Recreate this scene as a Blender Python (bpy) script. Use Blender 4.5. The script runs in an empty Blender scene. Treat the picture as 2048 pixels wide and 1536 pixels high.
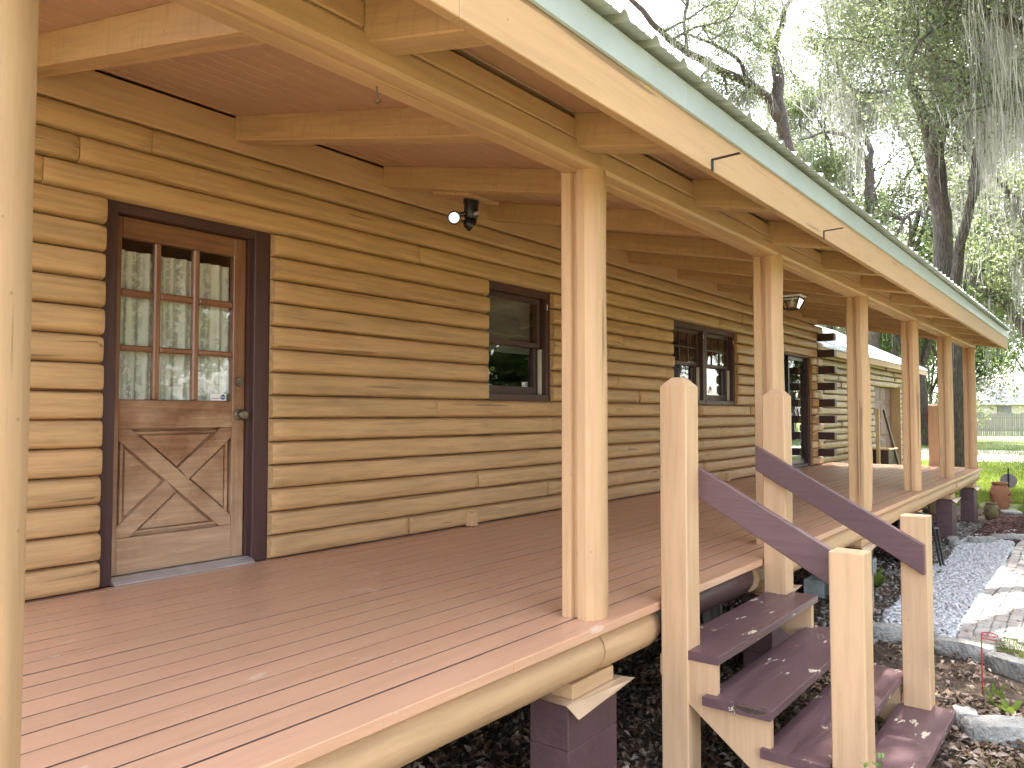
import bpy, bmesh, math, random
import numpy as np
from mathutils import Vector, Matrix

random.seed(7)
sc = bpy.context.scene
COL = sc.collection
R = math.radians

# ------------------------------------------------------------------ camera
F_PX, YAW, PITCH, ZC = 1538.0, R(38.0), R(2.2), 0.92
FW = Vector((math.cos(YAW)*math.cos(PITCH), math.sin(YAW)*math.cos(PITCH), math.sin(PITCH)))
RT = Vector((math.sin(YAW), -math.cos(YAW), 0.0))
UP = RT.cross(FW)
CAMP = Vector((0, 0, ZC))
cd = bpy.data.cameras.new('camera')
cd.sensor_width = 36.0
cd.lens = 36.0*F_PX/2048.0
cd.clip_start, cd.clip_end = 0.05, 1500.0
cam = bpy.data.objects.new('camera', cd)
COL.objects.link(cam)
cam.matrix_world = Matrix.Translation(CAMP) @ Matrix((
    (RT.x, UP.x, -FW.x), (RT.y, UP.y, -FW.y), (RT.z, UP.z, -FW.z))).to_4x4()
sc.camera = cam

# ------------------------------------------------------------------ sky, sun, exposure
SUN_EL, SUN_AZ = R(66), R(10)          # azimuth from +X towards +Y (behind the house end)
wd = bpy.data.worlds.new('World'); sc.world = wd; wd.use_nodes = True
wn = wd.node_tree; wn.nodes.clear()
sky = wn.nodes.new('ShaderNodeTexSky'); sky.sky_type = 'NISHITA'; sky.sun_disc = False
sky.sun_elevation = SUN_EL; sky.sun_rotation = math.pi/2-SUN_AZ
sky.air_density = 1.0; sky.dust_density = 3.0; sky.ozone_density = 1.0
hsv = wn.nodes.new('ShaderNodeHueSaturation'); hsv.inputs['Saturation'].default_value = 0.46
bg = wn.nodes.new('ShaderNodeBackground'); bg.inputs['Strength'].default_value = 0.15
wo = wn.nodes.new('ShaderNodeOutputWorld')
wn.links.new(sky.outputs[0], hsv.inputs['Color']); wn.links.new(hsv.outputs[0], bg.inputs['Color'])
wn.links.new(bg.outputs[0], wo.inputs['Surface'])

sl = bpy.data.lights.new('sun', 'SUN'); sl.energy = 4.2; sl.angle = R(0.53); sl.color = (1.0, 0.96, 0.90)
sun = bpy.data.objects.new('sun', sl); COL.objects.link(sun)
sdir = Vector((math.cos(SUN_EL)*math.cos(SUN_AZ), math.cos(SUN_EL)*math.sin(SUN_AZ), math.sin(SUN_EL)))
sun.rotation_euler = sdir.to_track_quat('Z', 'Y').to_euler(); sun.location = (20, 5, 30)

sc.view_settings.view_transform = 'Standard'; sc.view_settings.look = 'None'
sc.view_settings.gamma = 1.0; sc.view_settings.use_curve_mapping = False
sc.view_settings.exposure = 3.15
sc.cycles.use_denoising = True
sc.cycles.max_bounces = 7; sc.cycles.diffuse_bounces = 4; sc.cycles.glossy_bounces = 2; sc.cycles.transmission_bounces = 4
sc.cycles.use_adaptive_sampling = True; sc.cycles.adaptive_threshold = 0.02
sc.cycles.transparent_max_bounces = 10
sc.cycles.caustics_reflective = False; sc.cycles.caustics_refractive = False

# ------------------------------------------------------------------ helpers
class MB:
    def __init__(s): s.v = []; s.f = []
    def add(s, v, f):
        o = len(s.v); s.v += [tuple(p) for p in v]; s.f += [tuple(i+o for i in q) for q in f]; return s
    def box(s, x0, x1, y0, y1, z0, z1):
        return s.add([(x0,y0,z0),(x1,y0,z0),(x1,y1,z0),(x0,y1,z0),(x0,y0,z1),(x1,y0,z1),(x1,y1,z1),(x0,y1,z1)],
                     [(0,3,2,1),(4,5,6,7),(0,1,5,4),(1,2,6,5),(2,3,7,6),(3,0,4,7)])
    def prism(s, prof, axis, a, b, segs=1, wob=None):
        """closed 2D profile swept along an axis; prof in the two other axes (cyclic order)"""
        n = len(prof); rows = []
        for k in range(segs+1):
            t = a+(b-a)*k/segs
            for (p, q) in prof:
                if wob: p, q = wob(t, p, q)
                rows.append({'X': (t,p,q), 'Y': (p,t,q), 'Z': (p,q,t)}[axis])
        f = []
        for k in range(segs):
            for i in range(n):
                j = (i+1) % n
                f.append((k*n+i, k*n+j, (k+1)*n+j, (k+1)*n+i))
        f.append(tuple(range(n-1, -1, -1))); f.append(tuple(range(segs*n, segs*n+n)))
        return s.add(rows, f)
    def tube(s, pts, rad, n=6, cap=True):
        pts = [Vector(p) for p in pts]; rows = []; m = len(pts)
        ref = None
        for k, p in enumerate(pts):
            t = (pts[min(k+1, m-1)]-pts[max(k-1, 0)])
            if t.length < 1e-9: t = Vector((0,0,1))
            t.normalize()
            if ref is None:
                ref = t.orthogonal().normalized()
            u = (ref-t*ref.dot(t))
            if u.length < 1e-6: u = t.orthogonal()
            u.normalize(); ref = u; w = t.cross(u)
            r = rad[k] if isinstance(rad, (list, tuple)) else rad
            for i in range(n):
                a = 2*math.pi*i/n
                rows.append(p+u*(r*math.cos(a))+w*(r*math.sin(a)))
        f = []
        for k in range(m-1):
            for i in range(n):
                j = (i+1) % n
                f.append((k*n+i, k*n+j, (k+1)*n+j, (k+1)*n+i))
        if cap: f.append(tuple(range(n-1,-1,-1))); f.append(tuple(range((m-1)*n, m*n)))
        return s.add(rows, f)
    def lathe(s, prof, c, n=20, axis='Z'):
        rows = []
        for (r, h) in prof:
            for i in range(n):
                a = 2*math.pi*i/n; x, y = r*math.cos(a), r*math.sin(a)
                rows.append({'Z': (c[0]+x, c[1]+y, c[2]+h), 'Y': (c[0]+x, c[1]+h, c[2]+y), 'X': (c[0]+h, c[1]+x, c[2]+y)}[axis])
        f = []
        for k in range(len(prof)-1):
            for i in range(n):
                j = (i+1) % n
                f.append((k*n+i, k*n+j, (k+1)*n+j, (k+1)*n+i))
        f.append(tuple(range(n-1,-1,-1))); f.append(tuple(range((len(prof)-1)*n, len(prof)*n)))
        return s.add(rows, f)
    def build(s, name, mat, parent=None, smooth=False, bevel=0.0, fix=True):
        me = bpy.data.meshes.new(name)
        me.from_pydata(s.v, [], s.f)
        if fix or bevel:
            bm = bmesh.new(); bm.from_mesh(me)
            if bevel:
                bmesh.ops.bevel(bm, geom=[e for e in bm.edges if len(e.link_faces) == 2 and e.calc_face_angle(0) > 0.6],
                                offset=bevel, segments=1, affect='EDGES', clamp_overlap=True)
            bmesh.ops.recalc_face_normals(bm, faces=bm.faces)
            bm.to_mesh(me); bm.free()
        if smooth: smooth_mesh(me, 40)
        return link(name, me, mat, parent)

def smooth_mesh(me, ang):
    me.polygons.foreach_set('use_smooth', [True]*len(me.polygons))
    try: me.set_sharp_from_angle(angle=R(ang))
    except Exception: pass

def link(name, me, mat, parent=None):
    o = bpy.data.objects.new(name, me); COL.objects.link(o)
    if mat is not None and hasattr(me, 'materials'): me.materials.append(mat)
    if parent is not None:
        o.parent = parent
        o.matrix_parent_inverse = Matrix.Translation(-wloc(parent))
    return o
def wloc(o):
    l = Vector(o.location)
    return l if o.parent is None else Vector((0,0,0))
def np_mesh(name, V, Fq, mat, parent=None):
    """V (n,3); Fq (m,k) faces of constant size, fast"""
    V = np.asarray(V, dtype=np.float32); Fq = np.asarray(Fq, dtype=np.int32)
    me = bpy.data.meshes.new(name); m, k = Fq.shape
    me.vertices.add(len(V)); me.vertices.foreach_set('co', V.ravel())
    me.loops.add(m*k); me.loops.foreach_set('vertex_index', Fq.ravel())
    me.polygons.add(m); me.polygons.foreach_set('loop_start', np.arange(0, m*k, k, dtype=np.int32))
    me.update(calc_edges=True); me.validate()
    return link(name, me, mat, parent)
def thing(name, label, cat, loc=(0,0,0), group=None):
    o = bpy.data.objects.new(name, None); COL.objects.link(o); o.location = loc; o.empty_display_size = 0.2
    return tag(o, label, cat, group)
def tag(o, label=None, cat=None, group=None, kind=None):
    if label: o['label'] = label
    if cat: o['category'] = cat
    if group: o['group'] = group
    if kind: o['kind'] = kind
    return o
def at(px, py, d):
    """world point seen at photo pixel (2048 wide) at depth d in metres"""
    return CAMP+(FW*F_PX+RT*(px-1024)+UP*(768-py))*(d/F_PX)
def wav(x, s):
    return (math.sin(x*1.7+s*3.1)+math.sin(x*3.9+s*7.7)*0.6+math.sin(x*8.3+s*1.9)*0.35+math.sin(x*0.6+s*5.3))/2.2

# ------------------------------------------------------------------ materials
class NT:
    def __init__(s, name):
        s.m = bpy.data.materials.new(name); s.m.use_nodes = True
        s.t = s.m.node_tree; s.t.nodes.clear()
        s.out = s.t.nodes.new('ShaderNodeOutputMaterial')
    def n(s, typ, ins=None, **props):
        nd = s.t.nodes.new('ShaderNode'+typ)
        for k, v in props.items(): setattr(nd, k, v)
        for k, v in (ins or {}).items(): s.set(nd, k, v)
        return nd
    def set(s, nd, k, v):
        sock = nd.inputs[k]
        if isinstance(v, bpy.types.NodeSocket): s.t.links.new(v, sock)
        elif isinstance(v, bpy.types.Node): s.t.links.new(v.outputs[0], sock)
        else:
            if isinstance(v, (tuple, list)) and len(v) == 3 and sock.type == 'RGBA': v = (*v, 1)
            sock.default_value = v
    def coords(s, scale=(1,1,1), rnd=True, rot=(0,0,0)):
        tc = s.n('TexCoord').outputs['Object']
        if rnd:
            oi = s.n('ObjectInfo').outputs['Random']
            mul = s.n('Math', {0: oi, 1: 37.0}, operation='MULTIPLY')
            tc = s.n('VectorMath', {0: tc, 1: mul.outputs[0]}, operation='ADD').outputs[0]
        return s.n('Mapping', {'Vector': tc, 'Scale': scale, 'Rotation': rot}).outputs[0]
    def noise(s, vec, scale, detail=4, rough=0.55, dist=0.0):
        return s.n('TexNoise', {'Vector': vec, 'Scale': scale, 'Detail': detail, 'Roughness': rough, 'Distortion': dist}).outputs['Fac']
    def ramp(s, fac, stops):
        nd = s.n('ValToRGB', {'Fac': fac}); cr = nd.color_ramp
        while len(cr.elements) < len(stops): cr.elements.new(0.5)
        for e, (p, c) in zip(cr.elements, stops):
            e.position = p; e.color = (*c, 1) if len(c) == 3 else c
        return nd.outputs['Color']
    def mix(s, fac, a, b, typ='MIX'):
        nd = s.n('Mix', {}, data_type='RGBA', blend_type=typ)
        s.set(nd, 0, fac); s.set(nd, 6, a); s.set(nd, 7, b)
        return nd.outputs[2]
    def math(s, op, a, b=0.0, c=None):
        nd = s.n('Math', {0: a, 1: b}, operation=op)
        if c is not None: s.set(nd, 2, c)
        return nd.outputs[0]
    def mr(s, v, a, b, c=0.0, d=1.0):
        return s.n('MapRange', {'Value': v, 'From Min': a, 'From Max': b, 'To Min': c, 'To Max': d}).outputs[0]
    def bump(s, h, strength=0.3, dist=0.01, normal=None):
        nd = s.n('Bump', {'Height': h, 'Strength': strength, 'Distance': dist})
        if normal is not None: s.set(nd, 'Normal', normal)
        return nd.outputs[0]
    def bsdf(s, col, rough=0.5, normal=None, metal=0.0, spec=0.5, **kw):
        b = s.n('BsdfPrincipled', {'Base Color': col, 'Roughness': rough, 'Metallic': metal, 'Specular IOR Level': spec})
        if normal is not None: s.set(b, 'Normal', normal)
        for k, v in kw.items(): s.set(b, k, v)
        s.t.links.new(b.outputs[0], s.out.inputs['Surface'])
        return b
def c3(c, k): return tuple(min(1, x*k) for x in c)

def paint(name, col, axis, rough=0.5, knots=0.5, chips=0.0, specks=0.6, grain=0.12, chipcol=(0.62,0.52,0.40), dirt=0.25, bumpk=1.0, spec=0.4, tilt=0.0, saw=0.0, tone=0.07, cracks=0.0):
    """painted timber: grain relief, knots, nail specks, grime and (optional) flaked paint"""
    t = NT(name)
    ax = 'XYZ'.index(axis); sc_ = [11.0]*3; sc_[ax] = 0.7
    w = t.coords((1,1,1), True, (tilt, 0, 0))
    def st(v): return t.n('VectorMath', {0: w, 1: v}, operation='MULTIPLY').outputs[0]
    g = st(tuple(sc_))
    gr = t.noise(g, 2.6, 4, 0.66, 0.25)
    low = t.noise(w, 1.3, 2, 0.5)
    col1 = t.ramp(gr, [(0.25, c3(col, 1-grain*1.6)), (0.55, col), (0.8, c3(col, 1+grain*0.7))])
    colr = t.mix(t.mr(low, 0.35, 0.7, 0, dirt), col1, c3((col[0]*0.86, col[1]*0.86, col[2]*0.82), 0.9))
    oi = t.n('ObjectInfo').outputs['Random']
    colr = t.mix(1.0, colr, t.ramp(oi, [(0, (1-tone,)*3), (0.5, (1,1,1)), (1, (1-tone*.4, 1-tone*.7, 1-tone*.8))]), 'MULTIPLY')
    h = gr
    if knots:
        kn_sc = [5.0]*3; kn_sc[ax] = 1.5
        kv = t.n('TexVoronoi', {'Vector': st(tuple(kn_sc)), 'Scale': 0.9, 'Randomness': 1.0}).outputs['Distance']
        kn = t.mr(kv, 0.03, 0.15, 1, 0)
        ring = t.math('MULTIPLY', kn, t.math('SINE', t.math('MULTIPLY', kv, 130.0)))
        colr = t.mix(t.math('MULTIPLY', t.math('ADD', t.math('MULTIPLY', kn, 0.7), t.math('MULTIPLY', ring, 0.3)), knots*0.7), colr, c3(col, 0.5))
    if specks:
        sv = t.n('TexVoronoi', {'Vector': w, 'Scale': 9.0}).outputs['Distance']
        colr = t.mix(t.mr(sv, 0.018, 0.045, specks, 0), colr, c3(col, 0.25))
    if saw:
        sa_sc = [3.0]*3; sa_sc[ax] = 26.0
        sn = t.noise(st(tuple(sa_sc)), 2.0, 2, 0.6)
        colr = t.mix(t.mr(sn, 0.5, 0.75, 0, saw), colr, c3(col, 0.72))
    if cracks:
        cr_sc = [16.0]*3; cr_sc[ax] = 0.55
        ck = t.noise(st(tuple(cr_sc)), 1.5, 2, 0.5, 0.4)
        colr = t.mix(t.mr(ck, 0.70, 0.73, 0, cracks), colr, c3(col, 0.22))
    if chips:
        cn = t.noise(st(tuple(0.5+0.1*x for x in sc_)), 9.0, 4, 0.7)
        big = t.noise(w, 3.5, 2, 0.5)
        cm = t.mr(t.math('ADD', cn, t.math('MULTIPLY', big, 0.55)), 0.97-chips*0.1, 1.0-chips*0.1, 0, 1)
        colr = t.mix(cm, colr, chipcol)
        h = t.math('SUBTRACT', h, t.math('MULTIPLY', cm, 0.6))
    t.bsdf(colr, t.mr(gr, 0.3, 0.7, rough-0.06, rough+0.1), t.bump(h, 0.32*bumpk, 0.006), spec=spec)
    return t.m

TAN = (0.56, 0.355, 0.195)
PINK = (0.62, 0.355, 0.225)
BRN = (0.078, 0.038, 0.037)
M = {}
for a in 'XYZ':
    M['tan'+a] = paint('tan_paint_'+a, TAN, a, 0.48, cracks=0.6)
M['log'] = paint('log_paint', (0.56, 0.35, 0.172), 'X', 0.42, knots=1.0, grain=0.24, specks=0.3, bumpk=1.6, tone=0.12, cracks=0.7)
M['logfar'] = paint('log_stain_garage', (0.50, 0.33, 0.19), 'X', 0.42, knots=0.9, grain=0.4, bumpk=2, tone=0.3)
M['hewn'] = paint('rafter_paint', (0.56, 0.37, 0.185), 'Y', 0.55, knots=0.9, grain=0.16, specks=0.9, bumpk=1.6, tilt=-math.atan(0.21), saw=0.6)
M['deck'] = paint('deck_paint', PINK, 'X', 0.33, knots=0, grain=0.10, specks=0.15, chips=0.05, chipcol=(0.66,0.47,0.36), bumpk=0.8)
M['ceil'] = paint('ceiling_paint', (0.52, 0.33, 0.21), 'X', 0.5, knots=0, grain=0.08, specks=0.0)
M['brnX'] = paint('brown_paint_X', BRN, 'X', 0.4, knots=0.2, grain=0.2, specks=0.2)
M['brnZ'] = paint('brown_paint_Z', BRN, 'Z', 0.4, knots=0.2, grain=0.2, specks=0.2)
M['rail'] = paint('brown_rail_paint', (0.145, 0.078, 0.082), 'Y', 0.4, knots=0.5, grain=0.15, specks=0.2)
M['tread'] = paint('brown_tread_paint', (0.135, 0.075, 0.08), 'X', 0.36, knots=0.3, grain=0.15, chips=0.55, specks=0.3)
M['newel'] = paint('newel_paint', (0.60, 0.385, 0.225), 'Z', 0.5, knots=0.5, grain=0.12)
M['drip'] = None

def simple(name, col, rough=0.5, metal=0.0, var=0.15, sc_=6.0, bumpk=0.2, bd=0.004, spec=0.5, rnd=True):
    t = NT(name); v = t.coords((1,1,1), rnd)
    n1 = t.noise(v, sc_, 3, 0.6)
    c = t.ramp(n1, [(0.3, c3(col, 1-var)), (0.7, c3(col, 1+var*0.6))])
    t.bsdf(c, t.mr(n1, 0.3, 0.7, max(0.02, rough-0.08), rough+0.08), t.bump(t.noise(v, sc_*5, 2), bumpk, bd), metal=metal, spec=spec)
    return t.m
M['drip'] = simple('mint_painted_metal', (0.43, 0.49, 0.485), 0.38, 0.0, 0.08, 3.0, 0.05)
M['sheet'] = simple('painted_roof_sheet', (0.50, 0.55, 0.51), 0.40, 0.15, 0.18, 2.0, 0.06)
M['zinc'] = simple('weathered_roof_sheet', (0.62, 0.64, 0.66), 0.30, 0.6, 0.2, 1.0, 0.08)
M['dark'] = simple('dark_interior', (0.05, 0.045, 0.04), 0.8, 0, 0.3)
M['black'] = simple('black_plastic', (0.012, 0.012, 0.013), 0.32, 0, 0.2)
M['blackmetal'] = simple('black_metal', (0.02, 0.02, 0.02), 0.45, 0.6, 0.2)
M['steel'] = simple('dark_steel_strap', (0.06, 0.05, 0.05), 0.5, 0.5, 0.3)
M['brass'] = simple('aged_brass', (0.22, 0.19, 0.14), 0.38, 0.85, 0.35, 30)
M['alu'] = simple('aluminium_sill', (0.62, 0.63, 0.66), 0.35, 0.7, 0.15)
M['vinyl'] = simple('cream_vinyl_track', (0.62, 0.60, 0.50), 0.45, 0, 0.1)
M['white'] = simple('white_plastic', (0.8, 0.8, 0.78), 0.4, 0, 0.05)
M['blue'] = simple('blue_print', (0.02, 0.05, 0.22), 0.4, 0, 0.05)
M['pier'] = simple('brown_painted_block', (0.10, 0.052, 0.056), 0.5, 0, 0.18, 5, 0.7, 0.006)
M['concrete'] = simple('weathered_concrete', (0.34, 0.33, 0.30), 0.88, 0, 0.45, 9, 1.0, 0.02)
M['cmu'] = simple('grey_block', (0.32, 0.34, 0.32), 0.9, 0, 0.25, 9, 0.8, 0.01)
M['terracotta'] = simple('terracotta', (0.30, 0.125, 0.065), 0.75, 0, 0.25, 5, 0.3)
M['mosspot'] = simple('mossy_clay', (0.17, 0.13, 0.06), 0.75, 0, 0.4, 8, 0.4)
M['rubber'] = simple('black_rubber', (0.02, 0.021, 0.022), 0.4, 0, 0.2)
M['red'] = simple('red_paint_metal', (0.45, 0.035, 0.03), 0.4, 0, 0.15)
M['siding'] = simple('cream_siding', (0.60, 0.53, 0.37), 0.7, 0, 0.08)
M['shingle'] = simple('pale_shingles', (0.42, 0.40, 0.42), 0.8, 0, 0.3, 4, 0.5, 0.02)
M['greywood'] = paint('grey_weathered_wood', (0.27, 0.24, 0.235), 'Z', 0.8, knots=0.6, grain=0.4)
M['garagedoor'] = paint('garage_door_paint', (0.22, 0.12, 0.10), 'Z', 0.5, knots=0.1, grain=0.1)
M['flash'] = simple('painted_flashing', (0.52, 0.37, 0.24), 0.35, 0.2, 0.1)
M['gap'] = simple('dirty_board_edge', (0.13, 0.078, 0.062), 0.9)
M['rot'] = simple('rotten_wood', (0.09, 0.06, 0.04), 0.9, 0, 0.6, 60, 1.0, 0.01)

def door_wood(axis):
    t = NT('varnished_door_wood_'+axis)
    ax = 'XYZ'.index(axis); s3 = [22.0]*3; s3[ax] = 1.2
    g = t.coords(tuple(s3)); w = t.coords((1,1,1))
    gr = t.noise(g, 1.6, 7, 0.65, 0.6)
    wear = t.noise(w, 2.6, 5, 0.6)
    tc = t.n('TexCoord').outputs['Object']
    z = t.n('SeparateXYZ', {0: tc}).outputs['Z']
    # varnish worn off the weathered lower half of the leaf
    wm = t.math('ADD', t.math('MULTIPLY', wear, 1.1), t.mr(z, 0.0, 1.3, 0.34, -0.24))
    a = t.ramp(gr, [(0.25, (0.14, 0.058, 0.030)), (0.6, (0.25, 0.115, 0.058)), (0.8, (0.34, 0.175, 0.095))])
    b = t.ramp(gr, [(0.25, (0.28, 0.165, 0.095)), (0.6, (0.46, 0.30, 0.185)), (0.8, (0.58, 0.42, 0.28))])
    c = t.mix(t.mr(wm, 0.42, 0.72, 0, 1), a, b)
    t.bsdf(c, t.mr(wm, 0.4, 0.75, 0.3, 0.62), t.bump(gr, 0.25, 0.004))
    return t.m
M['doorX'] = door_wood('X'); M['doorZ'] = door_wood('Z')

def glass(name, tint=(0.97,0.98,0.97), boost=1.0):
    t = NT(name)
    fr = t.n('Fresnel', {'IOR': t.mr(t.n('NewGeometry').outputs['Backfacing'], 0, 1, 1.5, 1/1.5)})
    f = t.math('MINIMUM', t.math('MULTIPLY', fr.outputs[0], 1.35*boost), 1.0)
    nz = t.bump(t.noise(t.coords((1,1,1)), 5.0, 2), 0.04, 0.02)
    gl = t.n('BsdfGlossy', {'Roughness': 0.015, 'Color': (1,1,1,1), 'Normal': nz})
    tr = t.n('BsdfTransparent', {'Color': (*tint, 1)})
    mx = t.n('MixShader', {0: f, 1: tr.outputs[0], 2: gl.outputs[0]})
    t.t.links.new(mx.outputs[0], t.out.inputs['Surface'])
    return t.m
M['glass'] = glass('window_glass'); M['tint'] = glass('tinted_slider_glass', (0.30, 0.36, 0.36), 1.4)

def lace():
    t = NT('lace_curtain')
    v = t.coords((1,1,1), False)
    big = t.noise(v, 26.0, 3, 0.65, 0.8)
    vo = t.n('TexVoronoi', {'Vector': v, 'Scale': 60.0}, feature='DISTANCE_TO_EDGE').outputs[0]
    fl = t.math('MULTIPLY', t.mr(big, 0.50, 0.56, 0, 1), t.mr(vo, 0.05, 0.12, 0.55, 1))
    fo = t.noise(t.n('Mapping', {'Vector': v, 'Scale': (34.0, 1.0, 1.2)}).outputs[0], 1.0, 2, 0.5)  # vertical density bands imitate the light and dark of the folds
    al = t.math('MINIMUM', t.math('ADD', t.math('MULTIPLY', fl, 0.5), t.mr(fo, 0.35, 0.6, 0.5, 1.0)), 0.97)
    d = t.n('BsdfDiffuse', {'Color': (0.88, 0.88, 0.84, 1)})
    tl = t.n('BsdfTranslucent', {'Color': (0.7, 0.7, 0.65, 1)})
    m1 = t.n('MixShader', {0: 0.12, 1: d.outputs[0], 2: tl.outputs[0]})
    tr = t.n('BsdfTransparent')
    m2 = t.n('MixShader', {0: al, 1: tr.outputs[0], 2: m1.outputs[0]})
    t.t.links.new(m2.outputs[0], t.out.inputs['Surface'])
    return t.m
M['lace'] = lace()

def leafmat(name, c1, c2, trans=0.45, tcol=None, gloss=True):
    t = NT(name)
    v = t.n('NewGeometry').outputs['Position']
    n1 = t.n('TexWhiteNoise', {'Vector': t.n('VectorMath', {0: v, 1: (9.0,9.0,9.0)}, operation='MULTIPLY').outputs[0]}).outputs['Value']
    n2 = t.noise(v, 0.45, 3)
    c = t.mix(t.math('ADD', t.math('MULTIPLY', n1, 0.25), t.mr(n2, 0.3, 0.7, 0, 0.75)), c1, c2)
    d = t.n('BsdfPrincipled', {'Base Color': c, 'Roughness': 0.42, 'Specular IOR Level': 0.45}) if gloss else t.n('BsdfDiffuse', {'Color': c})
    tl = t.n('BsdfTranslucent', {'Color': t.mix(0.5, c, tcol or (0.34, 0.42, 0.06))})
    m = t.n('MixShader', {0: trans, 1: d.outputs[0], 2: tl.outputs[0]})
    t.t.links.new(m.outputs[0], t.out.inputs['Surface'])
    return t.m
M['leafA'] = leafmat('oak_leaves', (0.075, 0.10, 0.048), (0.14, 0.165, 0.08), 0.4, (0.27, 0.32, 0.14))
M['leafB'] = leafmat('yellow_green_leaves', (0.08, 0.12, 0.042), (0.165, 0.20, 0.08), 0.42, (0.30, 0.36, 0.14))  # slightly lighter, yellower green than the oak leaves
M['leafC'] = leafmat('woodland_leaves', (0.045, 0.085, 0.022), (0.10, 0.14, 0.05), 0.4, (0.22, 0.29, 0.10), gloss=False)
M['weed'] = leafmat('bright_weed_leaves', (0.09, 0.17, 0.03), (0.15, 0.25, 0.05), 0.35)
M['grass'] = leafmat('grass_blades', (0.075, 0.125, 0.025), (0.16, 0.20, 0.05), 0.35, gloss=False)
M['moss'] = leafmat('spanish_moss', (0.27, 0.265, 0.235), (0.42, 0.41, 0.37), 0.35, (0.45, 0.44, 0.40), False)

def bark():
    t = NT('oak_bark')
    g = t.coords((7,7,1.4), False); v = t.coords((1,1,1), False)
    vo = t.n('TexVoronoi', {'Vector': g, 'Scale': 3.0}, feature='DISTANCE_TO_EDGE').outputs[0]
    n = t.noise(g, 3.0, 6, 0.65); li = t.noise(v, 1.6, 5, 0.65)
    c = t.ramp(n, [(0.3, (0.045, 0.036, 0.031)), (0.7, (0.15, 0.125, 0.106))])
    c = t.mix(t.mr(li, 0.55, 0.7, 0, 0.5), c, (0.22, 0.215, 0.19))
    h = t.math('ADD', t.mr(vo, 0, 0.3, 0, 1), t.math('MULTIPLY', n, 0.6))
    t.bsdf(c, 0.9, t.bump(h, 0.9, 0.03), spec=0.2)
    return t.m
M['bark'] = bark()

def groundmat():
    t = NT('dirt_ground'); v = t.coords((1,1,1), False)
    n = t.noise(v, 3.0, 8, 0.7); f = t.noise(v, 60.0, 4, 0.7); l = t.noise(v, 0.5, 4)
    c = t.ramp(n, [(0.3, (0.045, 0.032, 0.024)), (0.55, (0.10, 0.075, 0.055)), (0.75, (0.17, 0.14, 0.11))])
    c = t.mix(t.mr(f, 0.4, 0.65, 0, 0.6), c, (0.045, 0.03, 0.022))
    t.bsdf(c, 0.95, t.bump(t.math('ADD', n, t.math('MULTIPLY', f, 0.5)), 0.8, 0.03), spec=0.15)
    return t.m
M['dirt'] = groundmat()
def lawnmat(name='lawn_turf', dry=0.0):
    t = NT(name); v = t.coords((1,1,1), False)
    n = t.noise(v, 0.35, 5, 0.6); f = t.noise(v, 25.0, 5, 0.75)
    c = t.ramp(f, [(0.3, (0.05, 0.085, 0.018)), (0.6, (0.12, 0.17, 0.04)), (0.8, (0.22, 0.24, 0.09))])
    c = t.mix(t.mr(n, 0.45-dry*.35, 0.7-dry*.3, 0, 0.55+dry*.35), c, (0.22+dry*.16, 0.20+dry*.10, 0.10+dry*.08))
    t.bsdf(c, 0.9, t.bump(f, 1.0, 0.05), spec=0.2)
    return t.m
M['lawn'] = lawnmat()
def varied(name, cols, rough, spec=0.3, bumpk=0.3):
    """loose pieces in one mesh: each piece gets its own tone from a per-island random"""
    t = NT(name)
    ri = t.n('NewGeometry').outputs['Random Per Island']
    v = t.coords((1,1,1), False)
    c = t.ramp(ri, [(i/(len(cols)-1), c) for i, c in enumerate(cols)])
    n = t.noise(v, 40, 3)
    c = t.mix(t.mr(n, 0.3, 0.7, 0, 0.35), c, c3(cols[0], 0.6))
    t.bsdf(c, rough, t.bump(n, bumpk, 0.004), spec=spec)
    return t.m
M['litter'] = varied('dry_leaves', [(0.05,0.028,0.016),(0.12,0.065,0.035),(0.09,0.055,0.035),(0.26,0.17,0.11),(0.19,0.135,0.105),(0.42,0.33,0.26)], 0.6)
M['gravel'] = varied('white_marble_gravel', [(0.40,0.40,0.42),(0.64,0.64,0.65),(0.54,0.54,0.56),(0.74,0.74,0.75)], 0.6)
M['shell'] = varied('scattered_pale_chips', [(0.20,0.18,0.16),(0.42,0.40,0.37),(0.12,0.10,0.09),(0.30,0.28,0.25)], 0.7)
M['mulch'] = varied('red_mulch', [(0.085,0.035,0.028),(0.13,0.055,0.042),(0.06,0.028,0.022)], 0.8)
def brickmat():
    t = NT('worn_path_brick'); v = t.coords((1,1,1)); oi = t.n('ObjectInfo').outputs['Random']
    c = t.ramp(oi, [(0, (0.40,0.36,0.33)), (0.35, (0.50,0.46,0.42)), (0.7, (0.38,0.36,0.34)), (1, (0.44,0.37,0.33))])
    n = t.noise(v, 9, 6, 0.7)
    c = t.mix(t.mr(n, 0.45, 0.7, 0, 0.7), c, (0.25, 0.24, 0.22))
    t.bsdf(c, 0.9, t.bump(n, 0.6, 0.01), spec=0.2)
    return t.m
M['brick'] = brickmat()

GZ = -0.86
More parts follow.
